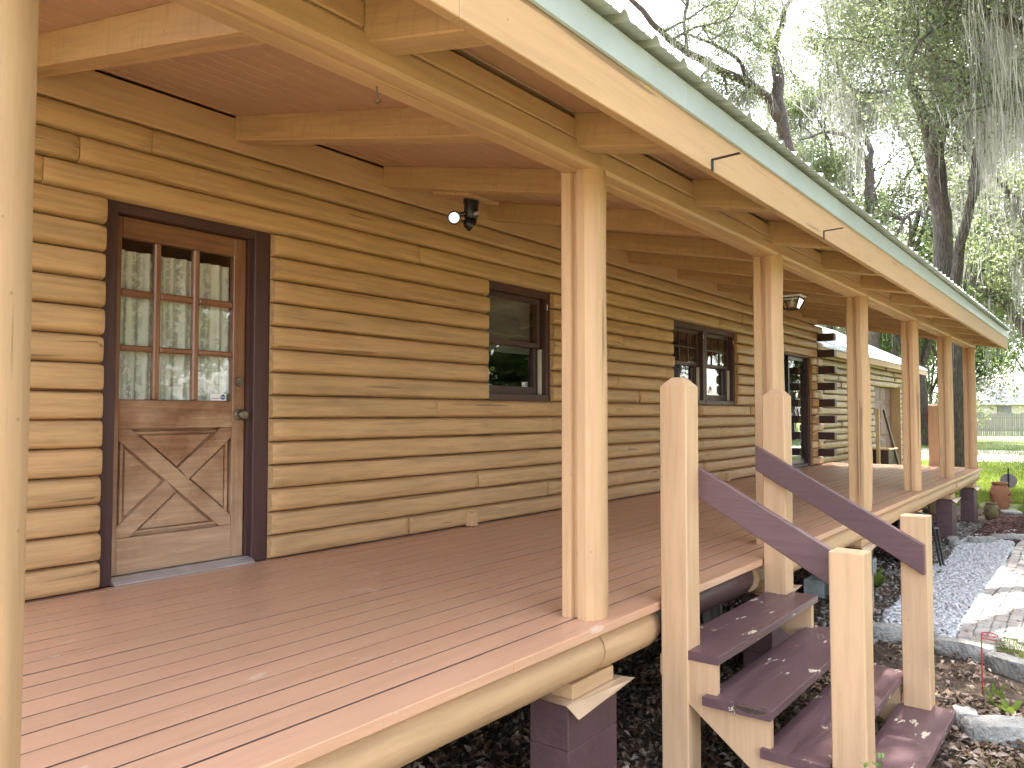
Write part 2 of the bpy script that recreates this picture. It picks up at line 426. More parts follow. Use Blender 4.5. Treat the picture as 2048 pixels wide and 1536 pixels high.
# ------------------------------------------------------------------ ground
tag(MB().add([(-400,-400,GZ),(600,-400,GZ),(600,400,GZ),(-400,400,GZ)], [(0,1,2,3)]).build('ground', M['dirt']), kind='structure')
LZ = GZ+0.006
lawn = MB()
lawn.add([(15.2,-120,LZ),(400,-120,LZ),(400,160,LZ),(29.5,160,LZ),(29.5,4.6,LZ),(17.6,4.6,LZ),(17.2,2.4,LZ),(16.6,0.9,LZ),(15.6,0.6,LZ)], [tuple(range(9))])
tag(lawn.build('lawn', M['lawn']), kind='structure')
tag(MB().add([(-60,-60,LZ),(15.2,-60,LZ),(15.2,-0.3,LZ),(9.5,-0.35,LZ),(7.2,0.1,LZ),(7.05,0.76,LZ),(6.85,0.74,LZ),(6.5,0.46,LZ),(5.9,0.1,LZ),(3.0,-0.6,LZ),(-60,-0.8,LZ)], [tuple(range(11))]).build('front_lawn', lawnmat('straw_bounce_lawn', 0.6)), kind='structure')  # mostly out of view; straw tone added to bounce warm light under the porch
tag(MB().add([(32,-8,LZ+.004),(42,-9,LZ+.004),(47,30,LZ+.004),(36,30,LZ+.004)], [(0,1,2,3)]).build('driveway', simple('pale_sandy_drive', (0.55,0.50,0.42), 0.9, 0, 0.15, 2, 0.4, 0.02)), kind='structure')

# ================================================================== LOG HOUSE
house = thing('log_house', 'tan painted log house with long covered front porch', 'house', (7, 4.5, GZ))
X0, X1 = 0.15, 14.30          # wall run
XD1 = 15.22                   # end of the deck
XR0, XR1 = 0.22, 15.22        # roof run
PITCHZ = 0.148
YF, YS = 4.168, 4.228         # crown of the logs, back of the seams

openings = [  # x0, x1, z0, z1
    (1.862, 2.902, 0.0, 14*PITCHZ), (5.035, 6.005, 7*PITCHZ, 14*PITCHZ),
    (8.55, 10.56, 7*PITCHZ, 14*PITCHZ), (12.10, 13.98, 0.0, 13.4*PITCHZ)]
# inner wall sheet with the openings left free
mb = MB(); xs = X0
for (a, b, z0, z1) in openings:
    mb.box(xs, a, YS+.004, 4.40, -0.2, 2.72)
    if z0 > 0: mb.box(a, b, YS+.004, 4.40, -0.2, z0)
    mb.box(a, b, YS+.004, 4.40, z1, 2.72); xs = b
mb.box(xs, X1, YS+.004, 4.40, -0.2, 2.72)
wall = mb.build('wall', M['gap'], house)
room = MB(); room.box(X0, X1, 8.6, 8.7, -0.2, 2.75); room.box(X0-.12, X0, 4.42, 8.7, -0.2, 2.75); room.box(X1, X1+.1, 4.45, 8.7, -0.86, 2.75)
room.box(X0, X1, 4.41, 8.6, -0.25, -0.02); room.box(X0, X1, 4.41, 8.6, 2.74, 2.8)
room.box(4.0, 4.1, 4.41, 8.6, -0.02, 2.74); room.box(11.5, 11.6, 4.41, 8.6, -0.02, 2.74)
room.build('interior_shell', M['dark'], house)
MB().box(X0, X1, 4.30, 4.42, GZ, -0.21).build('foundation', M['pier'], house)

def log_piece(x0, x1, z0, z1, seed, rough, parent=wall, yf=YF, ys=YS, mat='log', step=0.045, npf=12):
    rng = random.Random(seed); L = x1-x0
    n = max(3, int(L/step)); h = z1-z0
    knots = [(rng.uniform(x0, x1), rng.uniform(0.15, 0.85), rng.uniform(0.02, 0.045), rng.uniform(0.3, 1.0)) for _ in range(int(L*rng.uniform(0.6, 1.5)*(0.5+rough)))]
    amp = 0.0025+0.010*rough
    pro = rng.uniform(-0.006, 0.007)*(1+rough); p = rng.uniform(3.0, 4.2)
    V = []
    for k in range(n+1):
        x = x0+L*k/n
        e = min(x-x0, x1-x); er = 0.012*max(0, 1-e/0.03)**2          # eased ends
        cz = amp*0.5*wav(x, seed); cy = amp*wav(x*1.1+5, seed+3)+pro
        cutb = abs(wav(x*0.7, seed+9))*0.004*rough
        for j in range(npf+1):
            t = j/npf
            s = 2*t-1
            zz = z0+0.0015+(h-0.003-cutb)*(0.5+0.5*math.copysign(abs(s)**0.85, s))
            d = (1-(1-abs(s)**p)**(1/p))
            y = yf+(ys-yf)*d + (cy+er)*(1-d**3)
            fac = wav(x*5+j*2.3, seed+j*0.1)*0.0012*(0.4+rough)
            for (kx, kt, kr, ka) in knots:
                q = ((x-kx)**2+((t-kt)*h)**2)/(kr*kr)
                if q < 6: fac -= 0.010*ka*math.exp(-q)*(0.5+rough)
            V.append((x, y+fac*(1-d), zz+cz*(1-abs(s))))
    m = npf+1; F = []
    for k in range(n):
        for j in range(npf):
            F.append((k*m+j, (k+1)*m+j, (k+1)*m+j+1, k*m+j+1))
    b = len(V); V += [(x0, ys+.02, z0+.0015), (x0, ys+.02, z1-.0015), (x1, ys+.02, z0+.0015), (x1, ys+.02, z1-.0015)]
    F.append(tuple([b]+list(range(0, m))+[b+1])); F.append(tuple([b+2, b+3]+list(range(n*m+npf, n*m-1, -1))))
    me = bpy.data.meshes.new('log'); me.from_pydata(V, [], F)
    smooth_mesh(me, 50)
    return link('log', me, M[mat], parent)

NC = 17
joints = {16:[2.1,6.95,9.2,11.9], 15:[1.72-.0,5.2,7.35,10.7], 14:[1.55,4.2,9.9,13.1], 13:[0.9,7.4], 12:[0.2,8.1,11.2], 11:[7.3], 10:[-.2,7.05,11.5], 9:[0.6,6.9,8.3], 8:[7.2],
          7:[0.4,7.7], 6:[4.4,6.75,9.25,11.0], 5:[0.8,5.95,8.6], 4:[6.9,9.9], 3:[1.0,7.4,11.3], 2:[4.9,8.9], 1:[5.9,9.35,11.8], 0:[1.1,4.1,9.9]}
for c in range(NC):
    z0, z1 = c*PITCHZ, (c+1)*PITCHZ
    spans = []; xs = X0
    for (a, b, oz0, oz1) in openings:
        if z0 >= oz0-0.01 and z1 <= oz1+0.01:
            spans.append((xs, a)); xs = b
    spans.append((xs, X1))
    for (a, b) in spans:
        cuts = [a]+[j for j in joints.get(c, []) if a+0.15 < j < b-0.15]+[b]
        for i in range(len(cuts)-1):
            g = 0.002
            log_piece(cuts[i]+(g if i else 0), cuts[i+1]-(g if i < len(cuts)-2 else 0), z0+(0.004 if c == 0 else 0), z1, c*7+i*3+int(a), min(1.0, max(0.1, (cuts[i]-3.5)/4.5)))
# squared plate over the top log
MB().prism([(4.17,NC*PITCHZ),(4.24,NC*PITCHZ),(4.24,2.72),(4.17,2.72)], 'X', X0, X1, 1).build('top_plate', M['tanX'], wall, bevel=0.006)
# crossing log ends at the far corner
for c in range(1, NC-1, 2):
    z0 = c*PITCHZ
    MB().box(14.31, 14.47, 3.92+0.03*math.sin(c*3.3), 8.6, z0+.008, z0+PITCHZ-.008).build('corner_log', M['brnX'], wall, bevel=0.012)
for c in range(0, NC, 2):
    z0 = c*PITCHZ
    MB().box(14.31, 14.46, 4.24, 8.6, z0+.002, z0+PITCHZ-.002).build('side_log', M['log'], wall, bevel=0.02)
    log_piece(14.302, 14.64+0.05*math.sin(c*2.1), z0, z0+PITCHZ, c+55, 0.8)

MB().box(X0-.15, X0-.122, 4.18, 8.72, -.2, 2.75).build('end_wall', M['log'], house)
MB().box(X0-.15, X0-.001, 4.18, 4.40, -.2, 2.72).build('corner_board', M['tanZ'], house)
# ---- front door
MB().box(1.858, 1.947, 4.238, 4.42, 0.0, 2.072).build('door_frame', M['brnZ'], house, bevel=0.003)
MB().box(2.797, 2.905, 4.238, 4.42, 0.0, 2.072).build('door_frame', M['brnZ'], house, bevel=0.003)
MB().box(1.947, 2.797, 4.24, 4.42, 2.018, 2.072).build('door_frame', M['brnX'], house, bevel=0.003)
MB().box(1.947, 1.962, 4.27, 4.30, 0.03, 2.018).build('door_stop', M['brnZ'], house)
MB().box(2.775, 2.797, 4.27, 4.298, 0.03, 2.018).build('door_stop', M['brnZ'], house)
th = MB(); th.prism([(4.20,0.002),(4.36,0.002),(4.36,0.034),(4.27,0.034),(4.262,0.028),(4.225,0.022),(4.20,0.008)], 'X', 1.947, 2.797)
th.build('threshold', M['alu'], house)
DY = 4.30
door = MB().box(1.95, 2.795, DY+.045, DY+.05, 0.04, 1.0).build('door', M['doorZ'], house)
def dpart(name, x0, x1, z0, z1, y0=DY, y1=DY+.05, m='doorZ', bev=0.004):
    return MB().box(x0, x1, y0, y1, z0, z1).build(name, M[m], door, bevel=bev)
dpart('stile', 1.962, 2.0, 0.037, 2.015); dpart('stile', 2.69, 2.774, 0.037, 2.015)
dpart('rail', 2.0, 2.69, 1.90, 2.015, m='doorX'); dpart('rail', 2.0, 2.69, 0.835, 0.995, m='doorX'); dpart('rail', 2.0, 2.69, 0.037, 0.235, m='doorX')
cols = [(2.0, 2.190), (2.228, 2.428), (2.466, 2.69)]
rowsz = [(0.995, 1.268), (1.302, 1.574), (1.614, 1.90)]
for (a, b) in ((2.190, 2.228), (2.428, 2.466)): dpart('muntin', a, b, 0.996, 1.899, DY+.003, DY+.047, 'doorZ', 0.008)
for (a, b) in ((1.268, 1.302), (1.574, 1.614)):
    for (xa, xb) in ((2.001, 2.190), (2.228, 2.428), (2.466, 2.689)): dpart('muntin', xa, xb, a, b, DY+.005, DY+.045, 'doorX', 0.008)
for (a, b) in cols:
    for (z0, z1) in rowsz:
        MB().box(a+.001, b-.001, DY+.022, DY+.026, z0+.001, z1-.001).build('pane', M['glass'], door, fix=False)
# crossbuck: four raised triangular panels and two braces
xa, xb, za, zb = 2.0, 2.69, 0.235, 0.835; cx, cz = (xa+xb)/2, (za+zb)/2
for tri in ([(xa,za),(xb,za),(cx,cz)], [(xa,zb),(cx,cz),(xb,zb)], [(xa,za),(cx,cz),(xa,zb)], [(xb,za),(xb,zb),(cx,cz)]):
    gx = sum(p[0] for p in tri)/3; gz = sum(p[1] for p in tri)/3
    def ins(k): return [(gx+(p[0]-gx)*k, gz+(p[1]-gz)*k) for p in tri]
    b = MB(); lv = [(0.995, DY+.044), (0.86, DY+.044), (0.83, DY+.018), (0.70, DY+.020), (0.67, DY+.036), (0.64, DY+.036), (0.60, DY+.018)]
    V = []; Fc = []
    for (k, y) in lv: V += [(p[0], y, p[1]) for p in ins(k)]
    for l in range(len(lv)-1):
        for i in range(3):
            j = (i+1) % 3; Fc.append((l*3+i, l*3+j, l*3+3+j, l*3+3+i))
    Fc.append((18, 19, 20)); b.add(V, Fc); b.build('panel', M['doorX'], door)
def brace(p, q, y0, w, cutc=None):
    p = Vector((p[0],0,p[1])); q = Vector((q[0],0,q[1])); d = (q-p).normalized(); nrm = Vector((-d.z, 0, d.x))*w/2
    segs = [(0, 1)] if not cutc else [(0, 0.5-cutc), (0.5+cutc, 1)]
    L = (q-p).length
    for (s0, s1) in segs:
        a, b_ = p+(q-p)*s0, p+(q-p)*s1
        pts = [a-nrm, b_-nrm, b_+nrm, a+nrm]
        # clip to the panel field
        for (axn, lim, sg) in ((0, xa+.001, 1), (0, xb-.001, -1), (2, za+.001, 1), (2, zb-.001, -1)):
            out = []
            for i in range(len(pts)):
                u_, v_ = pts[i], pts[(i+1) % len(pts)]; iu, iv = (u_[axn]-lim)*sg, (v_[axn]-lim)*sg
                if iu >= 0: out.append(u_)
                if iu*iv < 0: out.append(u_.lerp(v_, iu/(iu-iv)))
            pts = out
        nq = len(pts)
        m = MB(); m.add([(v.x, y0, v.z) for v in pts]+[(v.x, DY+.0445, v.z) for v in pts], [tuple(range(nq)), tuple(range(2*nq-1, nq-1, -1))]+[(i, nq+i, nq+(i+1) % nq, (i+1) % nq) for i in range(nq)])
        m.build('brace', M['doorX'], door, bevel=0.003)
brace((xa-.05, zb+.05*.87), (xb+.05, za-.05*.87), DY+.004, 0.092)
brace((xa-.05, za-.05*.87), (xb+.05, zb+.05*.87), DY+.006, 0.092, 0.048)
kn = MB(); kn.lathe([(0.0,0),(0.036,-.001),(0.036,-.008),(0.014,-.014),(0.014,-.034),(0.028,-.044),(0.031,-.056),(0.026,-.066),(0.008,-.070),(0.0,-.070)][::-1], (2.735, DY, 0.912), 18, 'Y')
kn.build('door_knob', M['brass'], door, smooth=True)
db = MB(); db.lathe([(0.0,-.016),(0.012,-.016),(0.014,-.011),(0.027,-.010),(0.031,-.002),(0.031,0)], (2.735, DY, 1.118), 18, 'Y')
db.build('deadbolt', M['brass'], door, smooth=True)
def text_mesh(body, size, x, y, z, mat, parent, name='lettering'):
    cu = bpy.data.curves.new(name, 'FONT'); cu.body = body; cu.size = size; cu.extrude = 0.0003
    to = bpy.data.objects.new(name, cu); COL.objects.link(to)
    dg = bpy.context.evaluated_depsgraph_get(); dg.update()
    me = bpy.data.meshes.new_from_object(to.evaluated_get(dg)); bpy.data.objects.remove(to)
    me.transform(Matrix.Translation((x, y, z)) @ Matrix.Rotation(R(90), 4, 'X'))
    return link(name, me, mat, parent)
def sticker(x, y, z, w, h, parent):
    st = MB().box(x, x+w, y, y+.0012, z, z+h).build('sticker', M['white'], parent)
    text_mesh('monitored by', h*0.26, x+w*0.05, y-.0008, z+h*0.22, M['blue'], parent)
    e = h*0.40; lx, lz = x+w*0.80, z+h*0.5
    oc = [(lx+e*math.cos(R(22.5+45*i))*1.05, lz+e*math.sin(R(22.5+45*i))) for i in range(8)]
    MB().add([(a, y-.0006, b) for a, b in oc]+[(a, y-.0002, b) for a, b in oc], [tuple(range(7,-1,-1))]+[(i,(i+1)%8,8+(i+1)%8,8+i) for i in range(8)]).build('emblem', M['blue'], parent)
    text_mesh('ADT', h*0.40, lx-e*0.78, y-.0012, lz-h*0.14, M['white'], parent)
sticker(2.552, DY+.019, 1.0, 0.105, 0.042, door)
# lace curtain behind the door panes
V = []; Fc = []; nx, nz = 150, 14
for i in range(nx+1):
    x = 1.98+0.73*i/nx; ph = i/nx
    for j in range(nz+1):
        z = 0.90+0.945*j/nz; k = 1-j/nz*0.45
        y = 4.395+0.018*k*math.sin(ph*62+0.7*math.sin(z*3))+0.008*math.sin(ph*23+z*2)
        V.append((x, y, z))
for i in range(nx):
    for j in range(nz): Fc.append((i*(nz+1)+j, (i+1)*(nz+1)+j, (i+1)*(nz+1)+j+1, i*(nz+1)+j+1))
cur = MB(); cur.v = V; cur.f = Fc; co = cur.build('lace_curtain', M['lace'], None, smooth=True, fix=False)
tag(co, 'white floral lace curtain hanging behind the nine door panes', 'curtain')

# ---- windows
def window(x0, x1, z0, z1, muntins, blind, label, twin_left=True):
    fy = 4.232; t = 0.055
    w = MB()
    w.box(x0, x1, fy, 4.40, z1-t-.015, z1); w.box(x0, x1, fy-.006, 4.40, z0, z0+.06)
    w.box(x0, x0+t, fy, 4.40, z0+.06, z1-t-.015); w.box(x1-t, x1, fy, 4.40, z0+.06, z1-t-.015)
    wo_ = w.build('window', M['brnZ'], house, bevel=0.004); wo_['label'] = label
    ax0, ax1, az0, az1 = x0+t, x1-t, z0+.06, z1-t-.015; zm = (az0+az1)/2+0.01
    def sash(za, zb_, yy, bot):
        m = MB(); s = 0.045
        m.box(ax0+.004, ax0+.004+s, yy, yy+.035, za, zb_); m.box(ax1-.03-s, ax1-.03, yy, yy+.035, za, zb_)
        m.box(ax0+.004+s, ax1-.03-s, yy, yy+.035, za, za+(0.075 if bot else s)); m.box(ax0+.004+s, ax1-.03-s, yy, yy+.035, zb_-s, zb_)
        so = m.build('sash', M['brnX'], wo_, bevel=0.003)
        MB().box(ax0+.045, ax1-.072, yy+.014, yy+.018, za+.04, zb_-.04).build('pane', M['glass'], wo_, fix=False)
        return ax0+.049, ax1-.075, za+(0.075 if bot else s), zb_-s
    u = sash(zm-.02, az1, 4.285, False); l = sash(az0, zm+.025, 4.325, True)
    if muntins:
        for k in (1, 2):
            x = u[0]+(u[1]-u[0])*k/3; MB().box(x-.008, x+.008, 4.288, 4.30, u[2], u[3]).build('muntin', M['brnZ'], wo_)
        z = (u[2]+u[3])/2; MB().box(u[0], u[1], 4.2865, 4.2985, z-.008, z+.008).build('muntin', M['brnX'], wo_)
    # pale balance tracks inside the right jamb and the sash lock
    MB().box(ax1-.026, ax1-.012, 4.30, 4.318, zm, az1-.01).build('track', M['vinyl'], wo_)
    MB().box(ax1-.027, ax1-.006, 4.285, 4.318, az0+.005, zm-.03).build('track', M['vinyl'], wo_)
    MB().box(ax1+.004, ax1+.014, fy-.006, fy, az1-.10, az1-.045).build('catch', M['white'], wo_, bevel=0.002)
    if blind:
        b = MB(); zz = az1-.02
        while zz > az0+0.40:
            b.prism([(4.388,zz),(4.395,zz-.019),(4.3965,zz-.0185),(4.3895,zz+.0005)], 'X', ax0+.03, ax1-.05); zz -= 0.021
        tag(b.build('window_blind', simple('dusty_blind', (0.13,0.13,0.125), 0.6), None), 'lowered dark slat blind inside the window nearest the door', 'blind')
    return wo_
w1 = window(5.035, 6.005, 7*PITCHZ, 14*PITCHZ, False, True, 'dark brown sash window with blind and alarm sticker')
sticker(5.70, 4.336, 7*PITCHZ+.135, 0.085, 0.042, w1)
window(8.55, 9.552, 7*PITCHZ, 14*PITCHZ, True, False, 'left one of the paired brown sash windows')
window(9.558, 10.56, 7*PITCHZ, 14*PITCHZ, True, False, 'right one of the paired brown sash windows')
MB().box(9.553, 9.557, 4.24, 4.40, 7*PITCHZ+.01, 14*PITCHZ-.01).build('mullion', M['brnZ'], house)
for k, (a, b, lab) in enumerate(((8.62, 8.95, 'left'), (9.62, 9.86, 'middle'))):
    V = []; Fc = []
    for i in range(31):
        for j in range(2):
            V.append((a+(b-a)*i/30, 4.46+.02*math.sin(i*1.5), 1.1+0.9*j))
    Fc = [(2*i, 2*i+2, 2*i+3, 2*i+1) for i in range(30)]
    m = MB(); m.v = V; m.f = Fc
    tag(m.build('window_curtain', simple('pale_curtain', (0.5,0.5,0.47), 0.8), None, smooth=True, fix=False), 'pale curtain inside the %s sash of the paired windows' % ('left' if k == 0 else 'right'), 'curtain')

# ---- sliding glass door
sd = MB(); z1 = 13.4*PITCHZ
sd.box(12.10, 12.18, 4.235, 4.40, 0.0, z1); sd.box(13.90, 13.98, 4.235, 4.40, 0.0, z1); sd.box(12.18, 13.90, 4.235, 4.40, z1-.09, z1); sd.box(12.18, 13.90, 4.245, 4.40, 0.0, 0.05)
sdo = sd.build('sliding_door', M['brnZ'], house, bevel=0.004); sdo['label'] = 'dark glass sliding door at the far end of the porch'
for (a, b, yy) in ((12.18, 13.08, 4.33), (13.02, 13.90, 4.285)):
    m = MB(); s = 0.05
    m.box(a, a+s, yy, yy+.035, 0.05, z1-.09); m.box(b-s, b, yy, yy+.035, 0.05, z1-.09); m.box(a+s, b-s, yy, yy+.035, 0.05, 0.13); m.box(a+s, b-s, yy, yy+.035, z1-.15, z1-.09)
    m.build('sash', M['black'], sdo, bevel=0.003)
    MB().box(a+s-.003, b-s+.003, yy+.014, yy+.018, 0.128, z1-.148).build('pane', M['tint'], sdo, fix=False)
MB().box(13.02, 13.04, 4.25, 4.285, 0.85, 1.15).build('door_handle', M['blackmetal'], sdo, bevel=0.004)

# ---- deck
jm = MB()
x = X0+.2
while x < XD1-.05:
    jm.box(x, x+.045, 1.98, 4.29, -0.20, -0.044); x += 0.6
deck = jm.build('deck', M['brnX'], house)
edges = [1.770, 1.930]+[1.930+0.1385*k for k in range(1, 17)]
edges = [e for e in edges if e < 4.20]+[4.222]
rng = random.Random(3)
for i in range(len(edges)-1):
    y0, y1 = edges[i]+(0.005 if i else 0), edges[i+1]-0.005
    xs = X0+.05; cuts = [xs]; p = xs+rng.uniform(1.6, 3.6)
    while p < XD1-0.7: cuts.append(p); p += rng.uniform(3.6, 4.9)
    cuts.append(XD1-rng.uniform(0, .008))
    zt = rng.uniform(-.0004, .0004)
    for a, b in zip(cuts[:-1], cuts[1:]):
        zz = zt+rng.uniform(-.0005, .0005); c = 0.0012 if i else 0.003; zlo = -0.040
        prof = [(y0+c*.7, zlo), (y1-c*.7, zlo), (y1, zlo+c), (y1, zz-c), (y1-c, zz), (y0+c, zz), (y0, zz-c), (y0, zlo+c)]
        o = MB().prism(prof, 'X', a+.0015, b-.0015).build('deck_board', M['deck'], deck)
        o.data.materials.append(M['gap'])
        for p_ in o.data.polygons:      # unpainted edges down in the gaps
            if abs(p_.normal.y) > .9 and (i or p_.normal.y > 0): p_.material_index = 1
# rim logs under the nosing
def rim(a, b, mat, seed, yo=0.0):
    rr = random.Random(seed); n = max(4, int((b-a)/.06)); prof = 16; V = []; Fc = []
    for k in range(n+1):
        x = a+(b-a)*k/n; e = min(x-a, b-x); er = 1-0.06*max(0, 1-e/.03)**2
        r = (0.108+0.006*wav(x*0.9, seed))*er
        for j in range(prof):
            an = 2*math.pi*j/prof; q = r*(1+0.025*wav(x*2+j*1.1, seed+j))
            V.append((x, 1.905+yo+q*math.cos(an)*1.02, min(-0.0415, -0.137+q*math.sin(an)*0.98)))
    for k in range(n):
        for j in range(prof): Fc.append((k*prof+j, k*prof+(j+1)%prof, (k+1)*prof+(j+1)%prof, (k+1)*prof+j))
    Fc += [tuple(range(prof-1,-1,-1)), tuple(range(n*prof, n*prof+prof))]
    m = MB(); m.v = V; m.f = Fc; return m.build('rim_log', M[mat], deck, smooth=True)
for (a, b, mt, s, yo) in ((X0, 2.965, 'tanX', 1, 0), (2.975, 3.50, 'tanX', 5, -.002), (3.51, 4.86, 'brnX', 2, 0.04), (4.87, 8.9, 'tanX', 3, 0), (8.91, 12.72, 'tanX', 6, 0.01), (12.73, XD1-.02, 'tanX', 4, 0)):
    rim(a, b, mt, s, yo)

# ---- posts
def post(px, seed, wany):
    def wob(t, p, q):
        k = 0.0015+0.0075*wany; s = 1 if p < px+.08 else -1
        outer = max(0, (1.93-q)/.12)
        return (p+0.6*k*wav(t*2.1, seed+s)*outer+0.0008*wav(t*6, seed), q+k*wav(t*1.8, seed+2)*outer+0.001*wav(t*3, seed+5))
    a = 0.168
    prof = [(0.004,1.992),(0,1.986),(0,1.940),(0.024,1.937),(0.024,1.908),(0.0,1.905),(0.0,1.862),(0.026,1.832),(0.056,1.817),(0.084,1.812),
            (0.112,1.817),(0.142,1.832),(a,1.862),(a,1.905),(0.144,1.908),(0.144,1.937),(a,1.940),(a,1.986),(a-.004,1.992)]
    m = MB().prism([(px+p, q) for p, q in prof], 'Z', 0.001, 2.036, 40, wob)
    o = m.build('porch_post', M['tanZ'], house); smooth_mesh(o.data, 24); return o
PX = [0.505+2.41*k for k in range(7)]; PX[6] = 14.93
for k, px in enumerate(PX): post(px, k*4+1, [0.15, 0.15, 0.35, 1.6, 0.4, 0.3, 0.3][k])

# ---- porch roof
SL = 0.21
def zb(y): return 2.085+SL*(y-1.82)       # underside of the rafters
RH = 0.150
roof = MB()
roof.add([(XR0, 1.385, zb(1.385)+RH+.022), (XR1, 1.385, zb(1.385)+RH+.022), (XR1, 4.6, zb(4.6)+RH+.022), (XR0, 4.6, zb(4.6)+RH+.022),
          (XR0, 1.385, zb(1.385)+RH+.04), (XR1, 1.385, zb(1.385)+RH+.04), (XR1, 4.6, zb(4.6)+RH+.04), (XR0, 4.6, zb(4.6)+RH+.04)],
         [(0,3,2,1),(4,5,6,7),(0,1,5,4),(1,2,6,5),(2,3,7,6),(3,0,4,7)])
proof = roof.build('porch_roof', M['ceil'], house)
# main roof behind, over the rooms
mr = MB().add([(XR0,4.601,zb(4.6)+RH+.0),(XR1,4.601,zb(4.6)+RH+.0),(XR1,7.6,4.35),(XR0,7.6,4.35),(XR1,10.6,2.4),(XR0,10.6,2.4),
               (XR0,4.601,zb(4.6)+RH+.05),(XR1,4.601,zb(4.6)+RH+.05),(XR1,7.6,4.43),(XR0,7.6,4.43),(XR1,10.6,2.48),(XR0,10.6,2.48)],
              [(0,3,2,1),(3,5,4,2),(6,7,8,9),(9,8,10,11),(0,1,7,6),(4,5,11,10),(1,2,8,7),(2,4,10,8),(3,0,6,9),(5,3,9,11)])
mr.build('main_roof', M['sheet'], house)
# ceiling boards
y = 1.42; bw = 0.135
while y < 4.16:
    y1 = min(y+bw, 4.168); g = 0.004
    for (a, b) in ((XR0+.02, 5.9+1.7*math.sin(y*21)), (5.903+1.7*math.sin(y*21), XR1-.02)):
        v = []
        for x_ in (a, b):
            for (yy, dz) in ((y+.0015, .008), (y+g+.003, 0), (y1-g-.003, 0), (y1-.0015, .008), (y1-.0015, .021), (y+.0015, .021)):
                v.append((x_, yy, zb(yy)+RH+dz))
        MB().add(v, [(0,1,7,6),(1,2,8,7),(2,3,9,8),(3,4,10,9),(4,5,11,10),(5,0,6,11),(5,4,3,2,1,0),(6,7,8,9,10,11)]).build('ceiling_board', M['ceil'], proof)
    y += bw
# rafters (inside) and lapped tails (outside the beam)
def slope_beam(name, x0, w, ya, yb, h, mat, top=0.0, segs=10, seed=0):
    def f(yv): return zb(yv)
    V = []; n = segs
    for k in range(n+1):
        yy = ya+(yb-ya)*k/n; e = 0.0025*wav(yy*2.2, seed); g = 0.002*wav(yy*3.1, seed+4); c = 0.006
        z0_ = f(yy)+g; z1_ = f(yy)+h
        for (p, q) in ((x0+e+c, z0_), (x0+w-c, z0_), (x0+w, z0_+c), (x0+w, z1_), (x0+e, z1_), (x0+e, z0_+c)): V.append((p, yy, q))
    Fc = []
    for k in range(n):
        for j in range(6): Fc.append((k*6+j, k*6+(j+1)%6, (k+1)*6+(j+1)%6, (k+1)*6+j))
    Fc += [(5,4,3,2,1,0), tuple(range(n*6, n*6+6))]
    return MB().add(V, Fc).build(name, M[mat], proof)
rx = 2.60-1.205*1
k = 0
tails = []
while rx < XR1-.2:
    slope_beam('rafter', rx, 0.115, 1.99, 4.168, RH-.0015, 'hewn', seed=k*3)
    t0 = rx+0.19
    if t0+.13 < XR1:
        slope_beam('rafter_tail', t0, 0.125, 1.405, 1.832, RH-.0015, 'hewn', segs=4, seed=k*3+1); tails.append(t0)
    rx += 1.205; k += 1
# beam: log laid on its side, with a blocking course between the tails
bp = [(1.832,2.030),(1.872,2.026),(1.876,2.036),(1.900,2.036),(1.903,2.026),(1.965,2.026),(1.975,2.036),(1.975,2.128),(1.828,2.128),(1.820,2.115),(1.820,2.045)]
cuts = [XR0+.05]+[p+.09 for p in PX[1:-1]]+[XR1-.06]
for i in range(len(cuts)-1):
    def wob(t, p, q, s=i): return (p+0.0025*wav(t*0.9, s)*(1 if p < 1.85 else .2), q+0.002*wav(t*1.1, s+3))
    MB().prism(bp, 'X', cuts[i]+.0015, cuts[i+1]-.0015, 24, wob).build('beam', M['tanX'], proof)
bl = [XR0+.1]+sum([[t, t+.125] for t in tails if t > XR0+.1], [])+[XR1-.06]
for i in range(0, len(bl)-1, 2):
    a, b = bl[i]+.002, bl[i+1]-.002
    if b-a < .05: continue
    MB().prism([(1.823+.004*math.sin(i),2.131),(1.97,2.131),(1.97,2.236),(1.823+.004*math.sin(i),2.214)], 'X', a, b).build('blocking', M['tanX'], proof, bevel=0.005)
